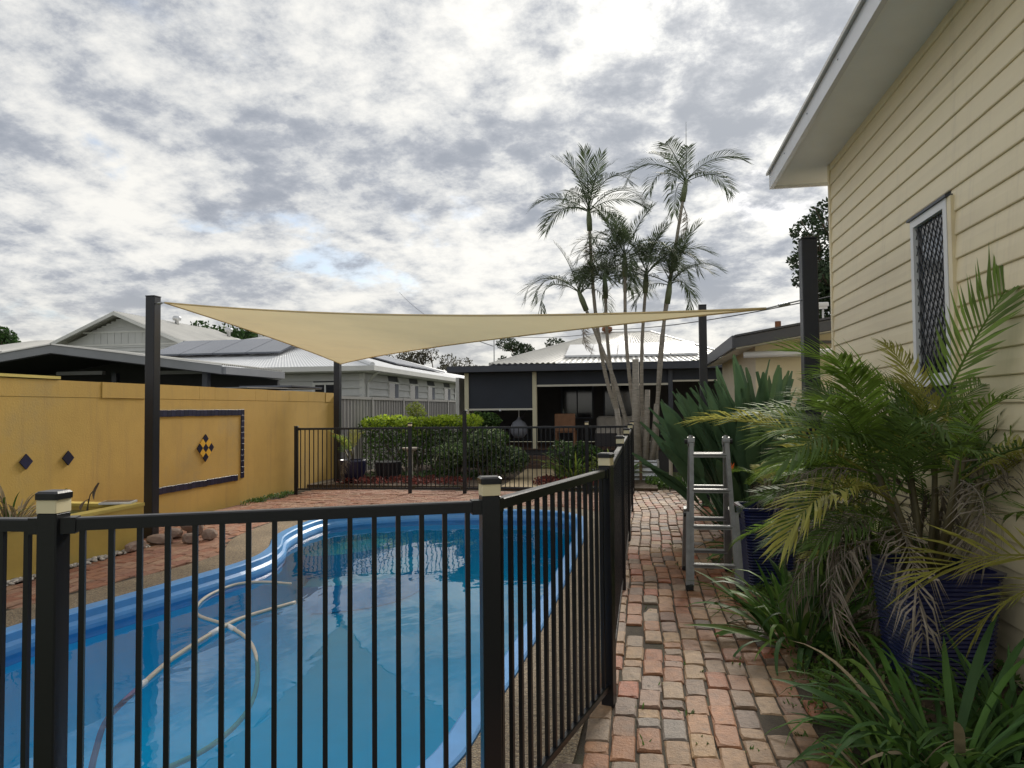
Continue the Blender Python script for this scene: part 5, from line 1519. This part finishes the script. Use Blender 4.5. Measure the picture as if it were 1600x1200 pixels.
for i, (x, y_) in enumerate(((-6.05, 6.55), (-5.95, 6.85), (-6.1, 7.0))):
    t = thing('pond_plant', (x, y_, .41), ['upright two lobed green leaf standing in the pond planter', 'folded dark brown leaf bending over the pond rim', 'pointed brown leaf on a long curved stem in the pond'][i], 'plant', 'pond plants')
    tip = [(.02, -.02, .2), (.05, -.05, .17), (.12, .05, .32)][i]
    MB().tube([(x, y_, .40), (x + tip[0] * .3, y_ + tip[1] * .3, .41 + tip[2] * .6), (x + tip[0], y_ + tip[1], .41 + tip[2])], [.008, .006, .004], 5).build('stem', 'bark', t)
    put('leaf', strap_mesh(95 + i, .2, .07, .8), t, (x + tip[0], y_ + tip[1], .41 + tip[2]), -.4 - i, [.9, -.3, -1.1][i], .5, 1, ['strap_green', 'bark', 'bark'][i])

# weeds in the brick joints, mostly along the garden side
wm_ = MB(); r = random.Random(77)
for k in range(170):
    yy = r.uniform(2.8, 9); x = path_right(yy) - abs(r.gauss(0, .13)) + .06
    if r.random() < .15: x = r.uniform(-.1, .9)
    for b in range(r.randrange(4, 10)):
        a = r.uniform(0, 6.28); l_ = r.uniform(.015, .05); p = Vector((x + r.gauss(0, .025), yy + r.gauss(0, .03), -.012)); d = Vector((math.cos(a), math.sin(a), r.uniform(.4, 1.6))).normalized(); w = d.cross(Vector((0, 0, 1))).normalized() * .005
        wm_.add([p - w * .5, p + w * .5, p + d * l_ * .6 + w, p + d * l_, p + d * l_ * .6 - w], [(0, 1, 2, 3, 4)])
tag(wm_.build('path_weeds', 'weed'), 'small weeds sprouting from the brick joints', 'weeds', kind='stuff')
wm_ = MB(); r = random.Random(78)
for k in range(60):
    yy = r.uniform(10.6, 12.4); x = -6.55 + abs(r.gauss(0, .14))
    for b in range(10):
        a = r.uniform(0, 6.28); l_ = r.uniform(.03, .08); p = Vector((x + r.gauss(0, .04), yy + r.gauss(0, .05), -.01)); d = Vector((math.cos(a), math.sin(a), r.uniform(.4, 1.6))).normalized(); w = d.cross(Vector((0, 0, 1))).normalized() * .008
        wm_.add([p - w * .5, p + w * .5, p + d * l_ * .6 + w, p + d * l_, p + d * l_ * .6 - w], [(0, 1, 2, 3, 4)])
tag(wm_.build('wall_weeds', 'weed'), 'grassy weeds along the foot of the yellow wall', 'weeds', kind='stuff')

# fallen leaves on the beds, a few blown onto the bricks
ll = [((rnd.uniform(1.0, 1.9), rnd.uniform(3.0, 8.2), -.012), (.15, .15, .012)) for _ in range(90)]
ll += [((path_right(q) - abs(rnd.gauss(0, .18)), q, .006), (.05, .05, .004)) for q in [rnd.uniform(2.9, 9) for _ in range(22)]]
tag(link('leaf_litter', crown_mesh('leaf_litter', 'dry_leaf', ll, 1500, .045, 91, 0, .45)), 'brown fallen leaves scattered over the garden bed beside the path', 'leaf litter', kind='stuff')
cl = [((rnd.uniform(.92, 1.2), rnd.uniform(3.4, 6.2), .01), (.09, .12, .06)) for _ in range(40)]
tag(link('ground_cover', crown_mesh('ground_cover', 'strap_light', cl, 1500, .035, 92, 0, .6)), 'bright green creeping weeds along the garden edge of the path', 'weeds', kind='stuff')
